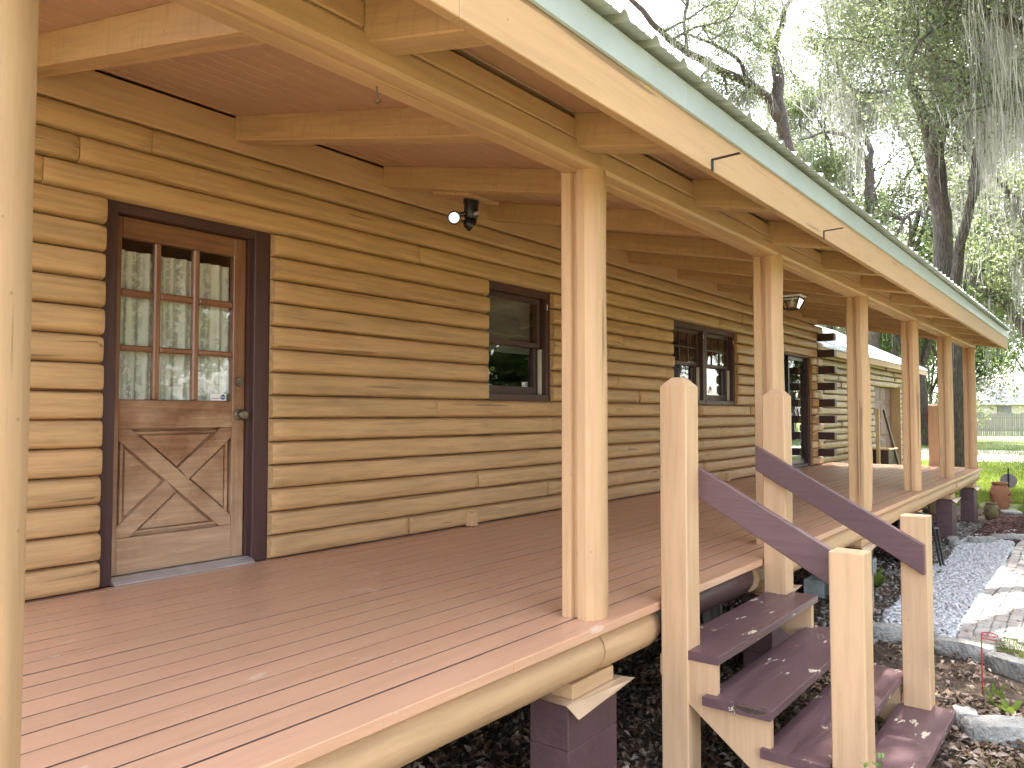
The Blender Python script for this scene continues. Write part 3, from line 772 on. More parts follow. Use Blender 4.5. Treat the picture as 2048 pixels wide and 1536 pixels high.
# fascia boards, drip edge and corrugated sheets
fc = [XR0, 1.52, 5.72, 9.9, XR1]
for a, b in zip(fc[:-1], fc[1:]):
    MB().box(a+.001, b-.001, 1.365, 1.403, 1.988, 2.176).build('fascia', M['tanX'], proof, bevel=0.003)
dc = [XR0, 2.9, 5.93, 9.0, 12.1, XR1+.01]
for i, (a, b) in enumerate(zip(dc[:-1], dc[1:])):
    o = 0.0006*(i % 2)
    MB().prism([(1.352-o,2.170),(1.362-o,2.166),(1.362-o,2.276),(1.42,2.285),(1.42,2.288),(1.350-o,2.2795)], 'X', a, b+.012).build('drip_edge', M['drip'], proof)
pw = 0.92; x = XR0-.01; rib = 0.23
k = 0
while x < XR1+.02:
    xe = min(x+pw, XR1+.03); V = []; Fc = []; prof = []
    nr = int(round((xe-x)/rib))
    for r_ in range(max(1, nr)):
        b0 = x+r_*rib
        prof += [(b0, .028), (b0+.018, .028), (b0+.045, .002), (b0+.075, .002), (b0+.085, .007), (b0+.10, .002), (b0+.135, .002), (b0+.145, .007), (b0+.16, .002), (b0+.205, .002)]
    prof.append((min(xe, x+max(1, nr)*rib)+.012, .029))
    for (yy, dz) in ((1.292, 0), (4.75, 0)):
        for (px_, h_) in prof: V.append((px_, yy, zb(yy)+RH+.160+h_))
    n = len(prof)
    Fc = [(i, i+1, n+i+1, n+i) for i in range(n-1)]
    m = MB().add(V, Fc); V2 = [(a, b, c-.0012) for a, b, c in V]; m.add(V2, [tuple(reversed(f)) for f in Fc])
    m.add([V[i] for i in range(n)]+[V2[i] for i in range(n)], [(i, n+i, n+i+1, i+1) for i in range(n-1)])
    m.build('roof_panel', M['sheet'], proof, fix=False)
    x += pw; k += 1
MB().box(XR1-.0, XR1+.03, 1.41, 4.6, 1.0, 1.001) if False else None
# barge board along the far end of the roof
V = []
for (xx) in (XR1-.04, XR1-.002):
    for (yy, dz) in ((1.405, -.0), (4.5, -.0), (4.5, RH+.02), (1.405, RH+.02)): V.append((xx, yy, zb(yy)+dz))
MB().add(V, [(0,1,2,3),(7,6,5,4),(0,4,5,1),(1,5,6,2),(2,6,7,3),(3,7,4,0)]).build('barge_board', M['tanX'], proof)

# ---- piers
def pier(xc, yc, seed, label=None):
    z0, z1 = GZ-.02, -0.305; hgt = (z1-z0)/3; w, d = 0.40, 0.20
    p = MB().box(xc-w/2, xc+w/2, yc, yc+d, z0, z0+hgt-.002).build('pier', M['pier'], house, bevel=0.003)
    rr = random.Random(seed)
    for i in (1, 2):
        e = rr.uniform(-.0015, .0015)
        MB().box(xc-w/2+e, xc+w/2+e, yc+e, yc+d+e, z0+hgt*i-.001, z0+hgt*(i+1)-.002).build('block', M['pier'], p, bevel=0.003)
    MB().box(xc-.15, xc+.19, yc+.01, yc+.19, -0.30, -0.236).build('shim', M['tanX'], p, bevel=0.004)
    V = [(xc-.22,yc+.22,-.299),(xc+.25,yc+.22,-.299),(xc+.25,yc-.005,-.300),(xc-.22,yc-.005,-.300),(xc-.21,yc-.06,-.345),(xc+.02,yc-.055,-.325),(xc+.05,yc-.062,-.318),(xc+.27,yc-.055,-.30)]
    V += [(a, b, c-.002) for a, b, c in V]
    Fc = [(0,1,2,3),(3,2,7,6,5,4)]; Fc += [tuple(i+8 for i in reversed(f)) for f in Fc]
    Fc += [(4,5,13,12),(5,6,14,13),(6,7,15,14)]
    MB().add(V, Fc).build('flashing', M['flash'], p, fix=False)
    return p
for k, xc in enumerate((2.925, 5.36, 7.70, 10.2, 12.66, 14.85)): pier(xc, 1.83, k)

# ================================================================== PORCH STEPS
steps = thing('porch_steps', 'wooden porch steps with brown treads, brown rails and tan newel posts', 'steps', (4.2, 1.2, GZ))
tr = [(-0.203, 1.463, 1.752), (-0.386, 1.21, 1.53), (-0.561, 0.975, 1.268), (-0.726, 0.725, 1.0)]
for i, (z, y0, y1) in enumerate(tr):
    xl, xr = 3.405-(0.02 if i == 1 else 0)+(0.019 if i == 0 else 0), 4.935
    def wob(t, p, q, s=i): return (p+0.002*wav(t*1.6, s)*(1 if p < y0+.1 else 0), q+0.0015*wav(t*0.9, s+2))
    c = .004
    prof = [(y0+c,z-.042),(y1-c,z-.042),(y1,z-.042+c),(y1,z-c),(y1-c,z),(y0+c,z),(y0,z-c),(y0,z-.042+c)]
    if i == 0: prof = prof
    MB().prism(prof, 'X', xl, xr, 14, wob).build('tread', M['tread'], steps)
# rotted edge at the left end of the second tread
rr = random.Random(5); V = []
n = 16
for k in range(n):
    yy = 1.235+0.14*k/(n-1); V.append((3.3845-.0012, yy, -.389+rr.uniform(-.004, .001))); V.append((3.3845-.0012, yy, -.389-.011-.010*math.sin(k/(n-1)*math.pi)+rr.uniform(-.004,.004))); V.append((3.394+.012*math.sin(k/(n-1)*math.pi)+rr.uniform(0,.006), yy, -.3838))
MB().add(V, [(3*k, 3*k+1, 3*k+4, 3*k+3) for k in range(n-1)]+[(3*k, 3*k+3, 3*k+5, 3*k+2) for k in range(n-1)]).build('rotten_patch', M['rot'], steps, fix=False)
saw = [(1.765,-.246),(1.478,-.246),(1.478,-.429),(1.228,-.429),(1.228,-.604),(0.992,-.604),(0.992,-.769),(0.76,-.769),(0.76,GZ-.03),(1.03,GZ-.03),(1.765,-.345)]
for xa_ in (3.43, 4.86):
    MB().prism(saw, 'X', xa_, xa_+.04).build('stringer', M['newel'], steps, bevel=0.002)
def newel(x, y, z0, z1, cap, seed, w=0.14):
    def wob(t, p, q): return (p+.0012*wav(t*2, seed), q+.0012*wav(t*1.7, seed+3))
    c = 0.005; zt = z1-(0.045 if cap else 0)
    prof = [(x+c,y),(x+w-c,y),(x+w,y+c),(x+w,y+w-c),(x+w-c,y+w),(x+c,y+w),(x,y+w-c),(x,y+c)]
    m = MB().prism(prof, 'Z', z0, zt, 12, wob)
    if cap:
        k = 0.045; m.f.pop(); n0 = 12*8
        top = [(x+k,y+k*.9),(x+w-k,y+k*.9),(x+w-k,y+k*.9),(x+w-k,y+w-k),(x+w-k,y+w-k),(x+k,y+w-k),(x+k,y+w-k),(x+k,y+k*.9)]
        b = len(m.v); m.v += [(a, b_, z1) for a, b_ in top]
        m.f += [(n0+i, n0+(i+1)%8, b+(i+1)%8, b+i) for i in range(8)]+[(b, b+1, b+3, b+5)]
    o = m.build('newel_post', M['newel'], steps)
    return o
newel(3.421, 1.615, GZ-.05, 1.097, True, 1); newel(4.835, 1.62, -0.202, 1.076, True, 2)
newel(3.421, 0.828, GZ-.05, 0.333, False, 3); newel(4.835, 0.835, -0.725, 0.338, False, 4)
def rail(x, pts):
    m = MB(); V = [(x, a, b) for a, b in pts]+[(x+.04, a, b) for a, b in pts]
    m.add(V, [(0,1,2,3),(7,6,5,4),(0,4,5,1),(1,5,6,2),(2,6,7,3),(3,7,4,0)]); m.build('handrail', M['rail'], steps, bevel=0.004)
rail(3.5625, [(1.74,.720),(1.74,.572),(.832,.062),(.832,.228)])
rail(4.7935, [(1.79,.716),(1.79,.562),(.845,.022),(.845,.188)])
# far steps at the end of the deck
fs = thing('end_steps', 'newel post and rail of the far steps at the deck end', 'steps', (15.5, 2.5, GZ))
steps_main = steps; steps = fs
newel(15.30, 2.42, GZ-.03, 1.10, True, 9, 0.17)
MB().add([(15.24,2.595,1.02),(15.24,2.595,.86),(16.3,2.595,.28),(16.3,2.595,.46),(15.24,2.63,1.02),(15.24,2.63,.86),(16.3,2.63,.28),(16.3,2.63,.46)],
         [(0,1,2,3),(7,6,5,4),(0,4,5,1),(1,5,6,2),(2,6,7,3),(3,7,4,0)]).build('handrail', M['rail'], fs)
for i in range(4): MB().box(15.23+.25*i, 15.50+.25*i, 2.6, 3.9, -.24-.17*i, -.20-.17*i).build('tread', M['tread'], fs)
for yy in (2.65, 3.8): MB().prism([(15.24, -.25),(16.2,-.77),(16.2,GZ-.02),(15.9,GZ-.02),(15.24,-.45)], 'Y', yy, yy+.04).build('stringer', M['newel'], fs)
steps = steps_main

# ================================================================== THINGS ON THE PORCH
fl = thing('floodlight', 'black twin floodlight with camera under a porch rafter', 'floodlight', (4.03, 3.55, 2.40))
def rz_board():
    V = []
    for (x_, y_) in ((3.88,3.40),(4.20,3.40),(4.20,3.74),(3.88,3.74)):
        V.append((x_, y_, zb(y_)-.021)); 
    V += [(a, b, c+.019) for a, b, c in V]
    return MB().add(V, [(3,2,1,0),(4,5,6,7),(0,1,5,4),(1,2,6,5),(2,3,7,6),(3,0,4,7)])
rz_board().build('mounting_board', M['tanX'], fl)
bx_, by_, bz_ = 4.04, 3.52, zb(3.52)-.021
MB().lathe([(0.0,0.004),(0.056,0.004),(0.056,-.03),(0.050,-.034),(0.050,-.12),(0.042,-.135),(0.0,-.135)][::-1], (bx_, by_, bz_), 20).build('body', M['black'], fl, smooth=True)
MB().lathe([(0.0,-.03),(0.012,-.028),(0.016,-.015),(0.016,0)], (bx_-.02, by_-.05, bz_-.11), 12, 'Y').build('lens', M['alu'], fl, smooth=True)
led = NT('lit_led_face'); em = led.n('Emission', {'Color': (1.0, 0.98, 0.85, 1), 'Strength': 0.22}); led.t.links.new(em.outputs[0], led.out.inputs['Surface'])
def head(c, d, name='lamp_head'):
    d = Vector(d).normalized(); u = d.orthogonal().normalized(); w = d.cross(u); n = 20
    def ringp(r, h): return [Vector(c)+d*h+u*(r*math.cos(2*math.pi*i/n))+w*(r*math.sin(2*math.pi*i/n)) for i in range(n)]
    m = MB(); V = []; pr = [(0.015,-.06),(0.036,-.045),(0.047,-.01),(0.047,.012),(0.037,.012),(0.037,.006)]
    for r, h in pr: V += ringp(r, h)
    Fc = [(k*n+i, k*n+(i+1)%n, (k+1)*n+(i+1)%n, (k+1)*n+i) for k in range(len(pr)-1) for i in range(n)]+[tuple(range(n))]
    ho = m.add(V, Fc).build(name, M['black'], fl, smooth=True)
    MB().add(ringp(0.0365, .0075), [tuple(range(n))]).build('led_face', led.m, ho, fix=False)
head((bx_-.095, by_+.075, bz_-.135), (-0.70, -0.62, -0.12))
head((bx_+.015, by_+.01, bz_-.175), (0.80, -0.45, -0.60))
MB().tube([(bx_-.03, by_+.02, bz_-.10), (bx_-.06, by_+.05, bz_-.11), (bx_-.075, by_+.065, bz_-.125)], 0.017, 8).build('arm', M['black'], fl)
MB().tube([(bx_, by_, bz_-.12), (bx_+.005, by_+.005, bz_-.16)], 0.02, 8).build('arm', M['black'], fl)

ln = thing('porch_lantern', 'small black framed ceiling lantern near the sliding door', 'lantern', (9.72, 3.14, 2.27))
lx, ly = 9.72, 3.14; lzt = zb(ly)+.03
MB().add([(lx-.13,ly-.13,lzt-.03),(lx+.13,ly-.13,lzt-.03),(lx+.13,ly+.13,lzt-.03),(lx-.13,ly+.13,lzt-.03)]+[(lx-.15,ly-.15,lzt-.004),(lx+.15,ly-.15,lzt-.004),(lx+.15,ly+.15,lzt-.004),(lx-.15,ly+.15,lzt-.004)],
         [(3,2,1,0),(4,5,6,7),(0,1,5,4),(1,2,6,5),(2,3,7,6),(3,0,4,7)]).build('canopy', M['white'], ln)
MB().box(lx-.08, lx+.08, ly-.08, ly+.08, lzt-.004, zb(ly)+RH-.02).build('mounting_block', M['tanX'], ln)
c8 = [(sx*.125, sy*.125, lzt-.031) for sx, sy in ((-1,-1),(1,-1),(1,1),(-1,1))]; d8 = [(sx*.07, sy*.07, lzt-.165) for sx, sy in ((-1,-1),(1,-1),(1,1),(-1,1))]
for i in range(4):
    j = (i+1) % 4
    A, B, C_, D_ = [Vector((lx+p[0], ly+p[1], p[2])) for p in (c8[i], c8[j], d8[j], d8[i])]
    MB().add([A.lerp(C_, .06), B.lerp(D_, .06), C_.lerp(A, .06), D_.lerp(B, .06)], [(0,1,2,3)]).build('pane', M['glass'], ln, fix=False)
    MB().tube([A, D_], 0.008, 6).build('frame_bar', M['blackmetal'], ln)
    MB().tube([A, B], 0.009, 6).build('frame_bar', M['blackmetal'], ln); MB().tube([D_, C_], 0.008, 6).build('frame_bar', M['blackmetal'], ln)
MB().lathe([(0.0,-.10),(0.02,-.095),(0.028,-.07),(0.02,-.045),(0.012,-.03),(0.012,0)], (lx, ly, lzt-.03), 12).build('bulb', M['white'], ln, smooth=True)

hk = MB(); hp = [(1.735,1.935,2.036),(1.735,1.935,2.006)]
for i in range(9):
    a = R(90-30*i); hp.append((1.735+.016*math.cos(a)-.016*0, 1.935, 1.986+.018*math.sin(a)))
hk.tube(hp, 0.0028, 6); tag(hk.build('ceiling_hook', M['brass'], None), 'small metal screw hook in the underside of the porch beam', 'hook')
for (x, lab) in ((4.765, 'tan painted outlet box at the wall base between door and window'), (10.03, 'tan painted outlet box at the wall base below the paired windows')):
    o = thing('outlet_box', lab, 'outlet', (x, 4.13, 0.01), 'outlet boxes along the wall base')
    MB().box(x-.035, x+.035, 4.105, 4.175, 0.006, 0.118).build('box', M['tanZ'], o, bevel=0.004)
    MB().box(x-.030, x+.030, 4.099, 4.105, 0.012, 0.112).build('cover_plate', M['tanZ'], o, bevel=0.002)
    for zz in (0.045, 0.082): MB().lathe([(0.0,-.003),(0.014,-.003),(0.016,0)], (x, 4.099, zz), 12, 'Y').build('socket', M['tanX'], o)
for (x, z, ln_, lab) in ((3.175, 2.035, .125, 'bent metal gutter strap on the fascia nearer the camera'), (4.83, 2.03, .11, 'bent metal gutter strap on the fascia farther along the eave')):
    m2 = MB(); w = .011
    P_ = [(1.3625,z-.05),(1.3625,z),(1.3625-ln_,z+.004)]
    for (a, b) in zip(P_[:-1], P_[1:]):
        dx = Vector((0, b[0]-a[0], b[1]-a[1])).normalized(); nn = Vector((0, -dx.z, dx.y))*.0015
        m2.add([(x-w,a[0]+nn.y,a[1]+nn.z),(x+w,a[0]+nn.y,a[1]+nn.z),(x+w,b[0]+nn.y,b[1]+nn.z),(x-w,b[0]+nn.y,b[1]+nn.z),(x-w,a[0]-nn.y,a[1]-nn.z),(x+w,a[0]-nn.y,a[1]-nn.z),(x+w,b[0]-nn.y,b[1]-nn.z),(x-w,b[0]-nn.y,b[1]-nn.z)],
               [(0,1,2,3),(7,6,5,4),(0,4,5,1),(1,5,6,2),(2,6,7,3),(3,7,4,0)])
    tag(m2.build('gutter_strap', M['steel'], None), lab, 'bracket', 'gutter straps on the fascia')

# ================================================================== GARAGE WING
gar = thing('log_garage', 'log garage with pale metal roof beyond the porch end', 'garage', (21, 5.2, GZ))
GY = 5.15; GX0, GX1 = 14.75, 26.7; GB = GZ
gw = MB()
gw.box(GX0, 22.75, GY+.07, 5.35, GB, 2.32); gw.box(25.75, GX1, GY+.07, 5.35, GB, 2.32); gw.box(22.75, 25.75, GY+.07, 5.35, 1.72, 2.32)
gw.box(GX1-.15, GX1, 5.35, 10.5, GB, 2.32); gw.box(GX0, GX1, 10.4, 10.5, GB, 2.32)
gwall = gw.build('wall', M['logfar'], gar)
gz = GB+.02; c = 0
rng = random.Random(11)
while gz < 2.20:
    spans = [(14.76, 22.75), (25.75, GX1)] if gz+.16 < 1.74 else [(14.76, GX1)]
    for (a, b) in spans:
        cuts = [a]; p = a+rng.uniform(0.6, 3.0)
        while p < b-.5: cuts.append(p); p += rng.uniform(1.2, 3.5)
        cuts.append(b)
        for i in range(len(cuts)-1): log_piece(cuts[i]+.004, cuts[i+1]-.004, gz, gz+.158, c*5+i, 1.6, gwall, GY-.01, GY+.065, 'logfar', 0.12, 8)
    gz += .158; c += 1
for k in range(0, c, 2): MB().box(GX1-.16, GX1-.01, 4.98, GY+.06, GB+.02+k*.158+.01, GB+.02+(k+1)*.158-.01).build('log_end', M['logfar'], gwall, bevel=0.015)
# roof, with ribbed sheets
def slab(p, q, t, xa, xb):
    return [(xa,p[0],p[1]),(xb,p[0],p[1]),(xb,q[0],q[1]),(xa,q[0],q[1]),(xa,p[0],p[1]-t),(xb,p[0],p[1]-t),(xb,q[0],q[1]-t),(xa,q[0],q[1]-t)]
BF = [(0,1,2,3),(7,6,5,4),(0,4,5,1),(1,5,6,2),(2,6,7,3),(3,7,4,0)]
grf = MB().add(slab((4.78,2.315),(7.6,3.75),.05,14.9,28.0), BF).add(slab((10.6,2.2),(7.601,3.75),.05,14.9,28.0), BF).build('roof', M['logfar'], gar)
for k in range(14):
    xa_ = 14.9+k*.936; m = MB().add(slab((4.72,2.335),(7.6,3.80),.03,xa_,xa_+.93), BF)
    for r_ in range(4): m.add(slab((4.71,2.36),(7.6,3.822),.03,xa_+r_*.233,xa_+r_*.233+.04), BF)
    m.build('roof_panel', M['zinc'], grf)
MB().box(14.9, 28.0, 4.74, 4.775, 2.16, 2.30).build('fascia', M['tanX'], grf)
gd = MB().box(22.74, 25.74, 5.365, 5.40, GB+.02, 1.72).build('garage_door', M['garagedoor'], gar)
for i in range(4):
    for j in range(5):
        x_ = 22.84+i*.72; z_ = GB+.10+j*.515
        b = MB().add([(x_,5.364,z_),(x_+.62,5.364,z_),(x_+.62,5.364,z_+.43),(x_,5.364,z_+.43),(x_+.06,5.345,z_+.05),(x_+.56,5.345,z_+.05),(x_+.56,5.345,z_+.38),(x_+.06,5.345,z_+.38)],
                     [(0,1,5,4),(1,2,6,5),(2,3,7,6),(3,0,4,7),(4,5,6,7)]); b.build('panel', M['garagedoor'], gd)
MB().box(25.74, 25.80, 5.10, 5.364, GB, 1.72).build('door_jamb', M['tanZ'], gar); MB().box(22.70, 22.74, 5.2, 5.364, GB, 1.72).build('door_jamb', M['brnZ'], gar)
# things leaning at the garage
MB_ = MB(); V = [(21.40,4.62,1.02),(21.52,4.62,1.02),(22.80,4.45,GZ),(22.62,4.45,GZ)]; V += [(a, b+.05, c_) for a, b, c_ in V]
tag(MB_.add(V, BF).build('leaning_plank', M['brnZ'], None, bevel=0.005), 'long dark plank leaning in front of the garage door', 'plank')
lb = thing('storage_bin', 'brown wooden bin beside the garage door', 'bin', (21.9, 4.75, GZ))
MB().box(21.45, 22.25, 4.55, 4.98, GZ, -0.02).build('box', M['brnX'], lb, bevel=0.01); MB().box(21.40, 22.30, 4.50, 5.0, -0.018, 0.02).build('lid', M['tanX'], lb, bevel=0.006)
tag(MB().box(21.18, 21.28, 4.7, 4.78, GZ, 1.05).build('timber_post', M['newel'], None, bevel=0.004), 'pale upright timber beside the garage bin', 'timber')

# ================================================================== GROUND THINGS
nprng = np.random.default_rng(5)
def rot3(n):
    q = nprng.normal(size=(n, 4)); q /= np.linalg.norm(q, axis=1)[:, None]
    w, x, y, z = q.T
    return np.stack([np.stack([1-2*(y*y+z*z), 2*(x*y-z*w), 2*(x*z+y*w)], 1), np.stack([2*(x*y+z*w), 1-2*(x*x+z*z), 2*(y*z-x*w)], 1), np.stack([2*(x*z-y*w), 2*(y*z+x*w), 1-2*(x*x+y*y)], 1)], 1)
def stones(name, P, size, mat, flat=0.6, kindlabel=None):
    """many small irregular 8-vertex pebbles in one mesh"""
    n = len(P); base = np.array([(-1,-1,-1),(1,-1,-1),(1,1,-1),(-1,1,-1),(-1,-1,1),(1,-1,1),(1,1,1),(-1,1,1)], float)*0.5
    Fb = np.array([(0,3,2,1),(4,5,6,7),(0,1,5,4),(1,2,6,5),(2,3,7,6),(3,0,4,7)])
    V = base[None]*nprng.uniform(0.55, 1.3, (n, 8, 3))*size[:, None, None]*np.array([1, nprng.uniform(.6, .9), flat])
    Rm = rot3(n); Rz = Rm
    a = nprng.uniform(0, 2*np.pi, n); t = nprng.normal(0, .35, n)
    ca, sa, ct, st = np.cos(a), np.sin(a), np.cos(t), np.sin(t)
    Rm = np.stack([np.stack([ca, -sa*ct, sa*st], 1), np.stack([sa, ca*ct, -ca*st], 1), np.stack([0*a, st, ct], 1)], 1)
    V = np.einsum('nij,nkj->nki', Rm, V)+P[:, None, :]
    Fq = (Fb[None]+8*np.arange(n)[:, None, None]).reshape(-1, 4)
    o = np_mesh(name, V.reshape(-1, 3), Fq, M[mat])
    return o
def leaves(name, P, L, Wd, mat, parent=None, flatness=None, bend=0.25):
    """bent leaf faces (two tris folded on the midrib share one quad strip)"""
    n = len(P); Rm = rot3(n)
    if flatness is not None:
        a = nprng.uniform(0, 2*np.pi, n); t = nprng.normal(0, flatness, n); s = nprng.normal(0, flatness, n)
        u = np.stack([np.cos(a)*np.cos(t), np.sin(a)*np.cos(t), np.sin(t)], 1)
        v0 = np.stack([-np.sin(a), np.cos(a), np.sin(s)], 1); v0 /= np.linalg.norm(v0, axis=1)[:, None]
        w = np.cross(u, v0)
    else:
        u, v0, w = Rm[:, :, 0], Rm[:, :, 1], Rm[:, :, 2]
    L = np.broadcast_to(L, n)[:, None]; Wd = np.broadcast_to(Wd, n)[:, None]
    p0 = P-u*L*.5; p2 = P+u*L*.5; m = P+w*L*bend*.3
    V = np.stack([p0, m+v0*Wd*.5+w*Wd*bend, p2, m-v0*Wd*.5+w*Wd*bend], 1)
    Fq = np.arange(4*n).reshape(n, 4)
    return np_mesh(name, V.reshape(-1, 3), Fq, M[mat], parent)

# gravel strip between the flower bed and the brick path
def grav_ok(x, y):
    lo = 1.02+0.02*np.sin(x*3)+np.where(x > 10.5, (x-10.5)*.05, 0)
    hi = 1.38+np.clip((x-6.6)*.35, 0, .30)+0.06*np.sin(x*2.2)-np.clip((x-11)*.03, 0, .2)
    return (y > lo) & (y < hi)
x_ = nprng.uniform(6.72, 13.9, 30000); y_ = nprng.uniform(0.95, 1.9, 30000); k_ = grav_ok(x_, y_)
P = np.stack([x_, y_, GZ+.008+nprng.uniform(0, .022, len(x_))], 1)[k_]
tag(stones('gravel', P, nprng.uniform(.014, .042, len(P)), 'gravel'), 'strip of white marble gravel beside the brick path', 'gravel', kind='stuff')
# pale chips scattered through the dirt
n = 5500; x_ = nprng.uniform(5.6, 14.5, n); y_ = 1.25+np.abs(nprng.normal(0, .65, n)); k_ = (y_ < 3.4) & ((y_ > 1.5) | (x_ > 6.75))
P = np.stack([x_, y_, np.full(n, GZ+.006)], 1)[k_]
tag(stones('stone_chips', P, nprng.uniform(.012, .04, len(P)), 'shell'), 'pale stone chips scattered over the dirt beside the porch', 'stone chips', kind='stuff')
# dry leaf litter
n = 52000; x_ = np.concatenate([nprng.uniform(1.0, 9.0, n), nprng.uniform(8, 16, 6000)]); y_ = np.concatenate([nprng.uniform(.1, 4.25, n), nprng.uniform(1.5, 4.2, 6000)])
dens = np.where(x_ < 5.6, 1.0, np.where(y_ > 2.1, .8, .22)); dens = np.where((y_ < 1.7) & (x_ > 6.7), 0.02, dens)
dens = np.where((y_ < .55) & (x_ > 5.9), 0.05, dens)
k_ = nprng.uniform(size=len(x_)) < dens
P = np.stack([x_, y_, GZ+.006+nprng.uniform(0, .028, len(x_))], 1)[k_]
ll = nprng.uniform(.025, .075, len(P))
tag(leaves('leaf_litter', P, ll, ll*nprng.uniform(.3, .5, len(P)), 'litter', flatness=.35, bend=.35), 'brown dry oak leaves littering the dirt under the porch and steps', 'leaf litter', kind='stuff')
m = MB()
for i in range(260):
    p = Vector((random.uniform(2, 7), random.uniform(.3, 3.6), GZ+.03)); a = random.uniform(0, 6.28); L = random.uniform(.08, .3)
    d = Vector((math.cos(a), math.sin(a), random.uniform(-.05, .12))); s = Vector((-d.y, d.x, 0))*random.uniform(-.05, .05)
    m.tube([p, p+d*L*.5+s, p+d*L], [.0028, .0022, .001], 4)
tag(m.build('twigs', simple('dry_twigs', (.22,.17,.13), .8), None, fix=False), 'thin dry twigs lying among the leaf litter', 'twigs', kind='stuff')
n = 2500; P = np.stack([nprng.uniform(12.6, 15.6, n), nprng.uniform(1.05, 1.62, n), GZ+.01+nprng.uniform(0, .03, n)], 1)
tag(stones('mulch', P, nprng.uniform(.02, .07, n), 'mulch', .35), 'dark red wood mulch in the bed by the clay pots', 'mulch', kind='stuff')

# brick path
path = tag(MB().add([(6.93,-.30,GZ+.010),(14.6,-.30,GZ+.010),(14.6,1.05,GZ+.010),(6.93,1.05,GZ+.010)], [(0,1,2,3)]).build('path', simple('sandy_joints', (.34,.31,.27), .95, 0, .35, 14, .8, .01)), kind='structure')
rng = random.Random(21); cnt = 0
bm_ = [MB().box(-.097, .097, -.046, .046, -.02, .022) for _ in range(1)]
bme = []
for v in range(6):
    r2 = random.Random(v); b = MB().box(-.097, .097, -.046, .046, -.02, .02)
    b.v = [(p[0]+r2.uniform(-.006,.006), p[1]+r2.uniform(-.005,.005), p[2]+(r2.uniform(-.004,.003) if p[2] > 0 else 0)) for p in b.v]
    ob = b.build('brick_src', M['brick'], None, bevel=0.006); bme.append(ob.data); bpy.data.objects.remove(ob)
def lay(x, y, rz):
    global cnt
    o = bpy.data.objects.new('brick', rng.choice(bme)); COL.objects.link(o); o.parent = path
    o.location = (x, y, GZ+.012+rng.uniform(-.006, .008)); o.rotation_euler = (rng.uniform(-.03,.03), rng.uniform(-.03,.03), rz+rng.uniform(-.05,.05)); cnt += 1
x = 7.0
while x < 14.4: lay(x+.1, 0.985+.03*math.sin(x*1.7), 0.0); x += .202
row = 0; y = 0.885
while y > 0.18 and cnt < 290:
    x = 7.0+(0.1 if row % 2 else 0)
    while x < 13.9 and cnt < 296:
        if P is not None and x > 7.0+(0.985-y)*(-.0): lay(x+.1, y+.02*math.sin(x*1.7), 0.0)
        x += .205
    y -= .101; row += 1

# edging stones (each its own thing)
def edging(x, y, L, w, h, rz, label, seed, group='edging stones along the bed', mat='concrete', z=GZ):
    r2 = random.Random(seed); bm = bmesh.new(); bmesh.ops.create_cube(bm, size=1.0)
    bmesh.ops.subdivide_edges(bm, edges=bm.edges[:], cuts=3, use_grid_fill=True)
    for v in bm.verts:
        k = sum(abs(c_) > .49 for c_ in v.co); s = {1: 1.0, 2: .93, 3: .85}.get(k, 1)
        v.co = Vector((v.co.x*L*s, v.co.y*w*s, (v.co.z*s+.42)*h))
        v.co += Vector((r2.uniform(-1,1), r2.uniform(-1,1), r2.uniform(-1,1)))*.022*min(w, h)*2
    me = bpy.data.meshes.new('edging_stone'); bm.to_mesh(me); bm.free(); smooth_mesh(me, 60)
    o = link('edging_stone', me, M[mat]); o.location = (x, y, z); o.rotation_euler = (0, 0, rz)
    return tag(o, label, 'stone', group)
edging(6.62, 1.50, .44, .11, .13, R(-78), 'long grey edging stone between the lower newel posts', 1)
edging(6.66, 1.17, .17, .12, .12, R(-70), 'short edging stone at the end of the white gravel', 2)
edging(6.52, .90, .40, .13, .13, R(-100), 'long curved edging stone beside the red stake', 3)
edging(6.26, .56, .40, .13, .13, R(-122), 'sunlit edging stone beyond the red stake by the grass', 4)
edging(5.95, .28, .36, .13, .13, R(-125), 'last edging stone at the right picture edge', 6)
edging(4.98, .50, .42, .16, .13, R(-58), 'large pale concrete block at the lower right corner', 7)
edging(5.05, .70, .15, .12, .12, R(20), 'small broken rock beside the large pale block', 8)
edging(11.95, 1.75, .42, .13, .11, R(10), 'rough bed edging stone nearest the far pier', 9)
edging(12.25, 1.45, .45, .13, .11, R(-30), 'grey bed edging stone in front of the clay pots', 10)
edging(12.75, 1.18, .5, .12, .11, R(-60), 'straight edging stone between red mulch and brick path', 12)
edging(10.9, 1.95, .30, .17, .05, R(30), 'flat pale rock at the foot of the pier', 13)
edging(13.6, 1.98, .13, .11, .11, R(30), 'round pale cobble between the two end piers', 14)

# concrete block under the deck
cb = thing('concrete_block', 'grey hollow concrete block on the dirt behind the top tread', 'concrete block', (7.85, 2.3, GZ))
m = MB(); bx0, by0, bz0 = 7.62, 2.20, GZ
m.box(bx0, bx0+.39, by0, by0+.03, bz0, bz0+.19); m.box(bx0, bx0+.39, by0+.16, by0+.19, bz0, bz0+.19)
m.box(bx0, bx0+.03, by0+.03, by0+.16, bz0, bz0+.19); m.box(bx0+.36, bx0+.39, by0+.03, by0+.16, bz0, bz0+.19); m.box(bx0+.18, bx0+.21, by0+.03, by0+.16, bz0, bz0+.19)
m.build('shell', M['cmu'], cb, bevel=0.004)
cb2 = thing('concrete_block', 'mossy grey block in the shade behind the lower handrail', 'concrete block', (9.0, 2.2, GZ))
MB().box(8.85, 9.24, 2.1, 2.29, GZ, GZ+.19).build('shell', M['cmu'], cb2, bevel=0.006)
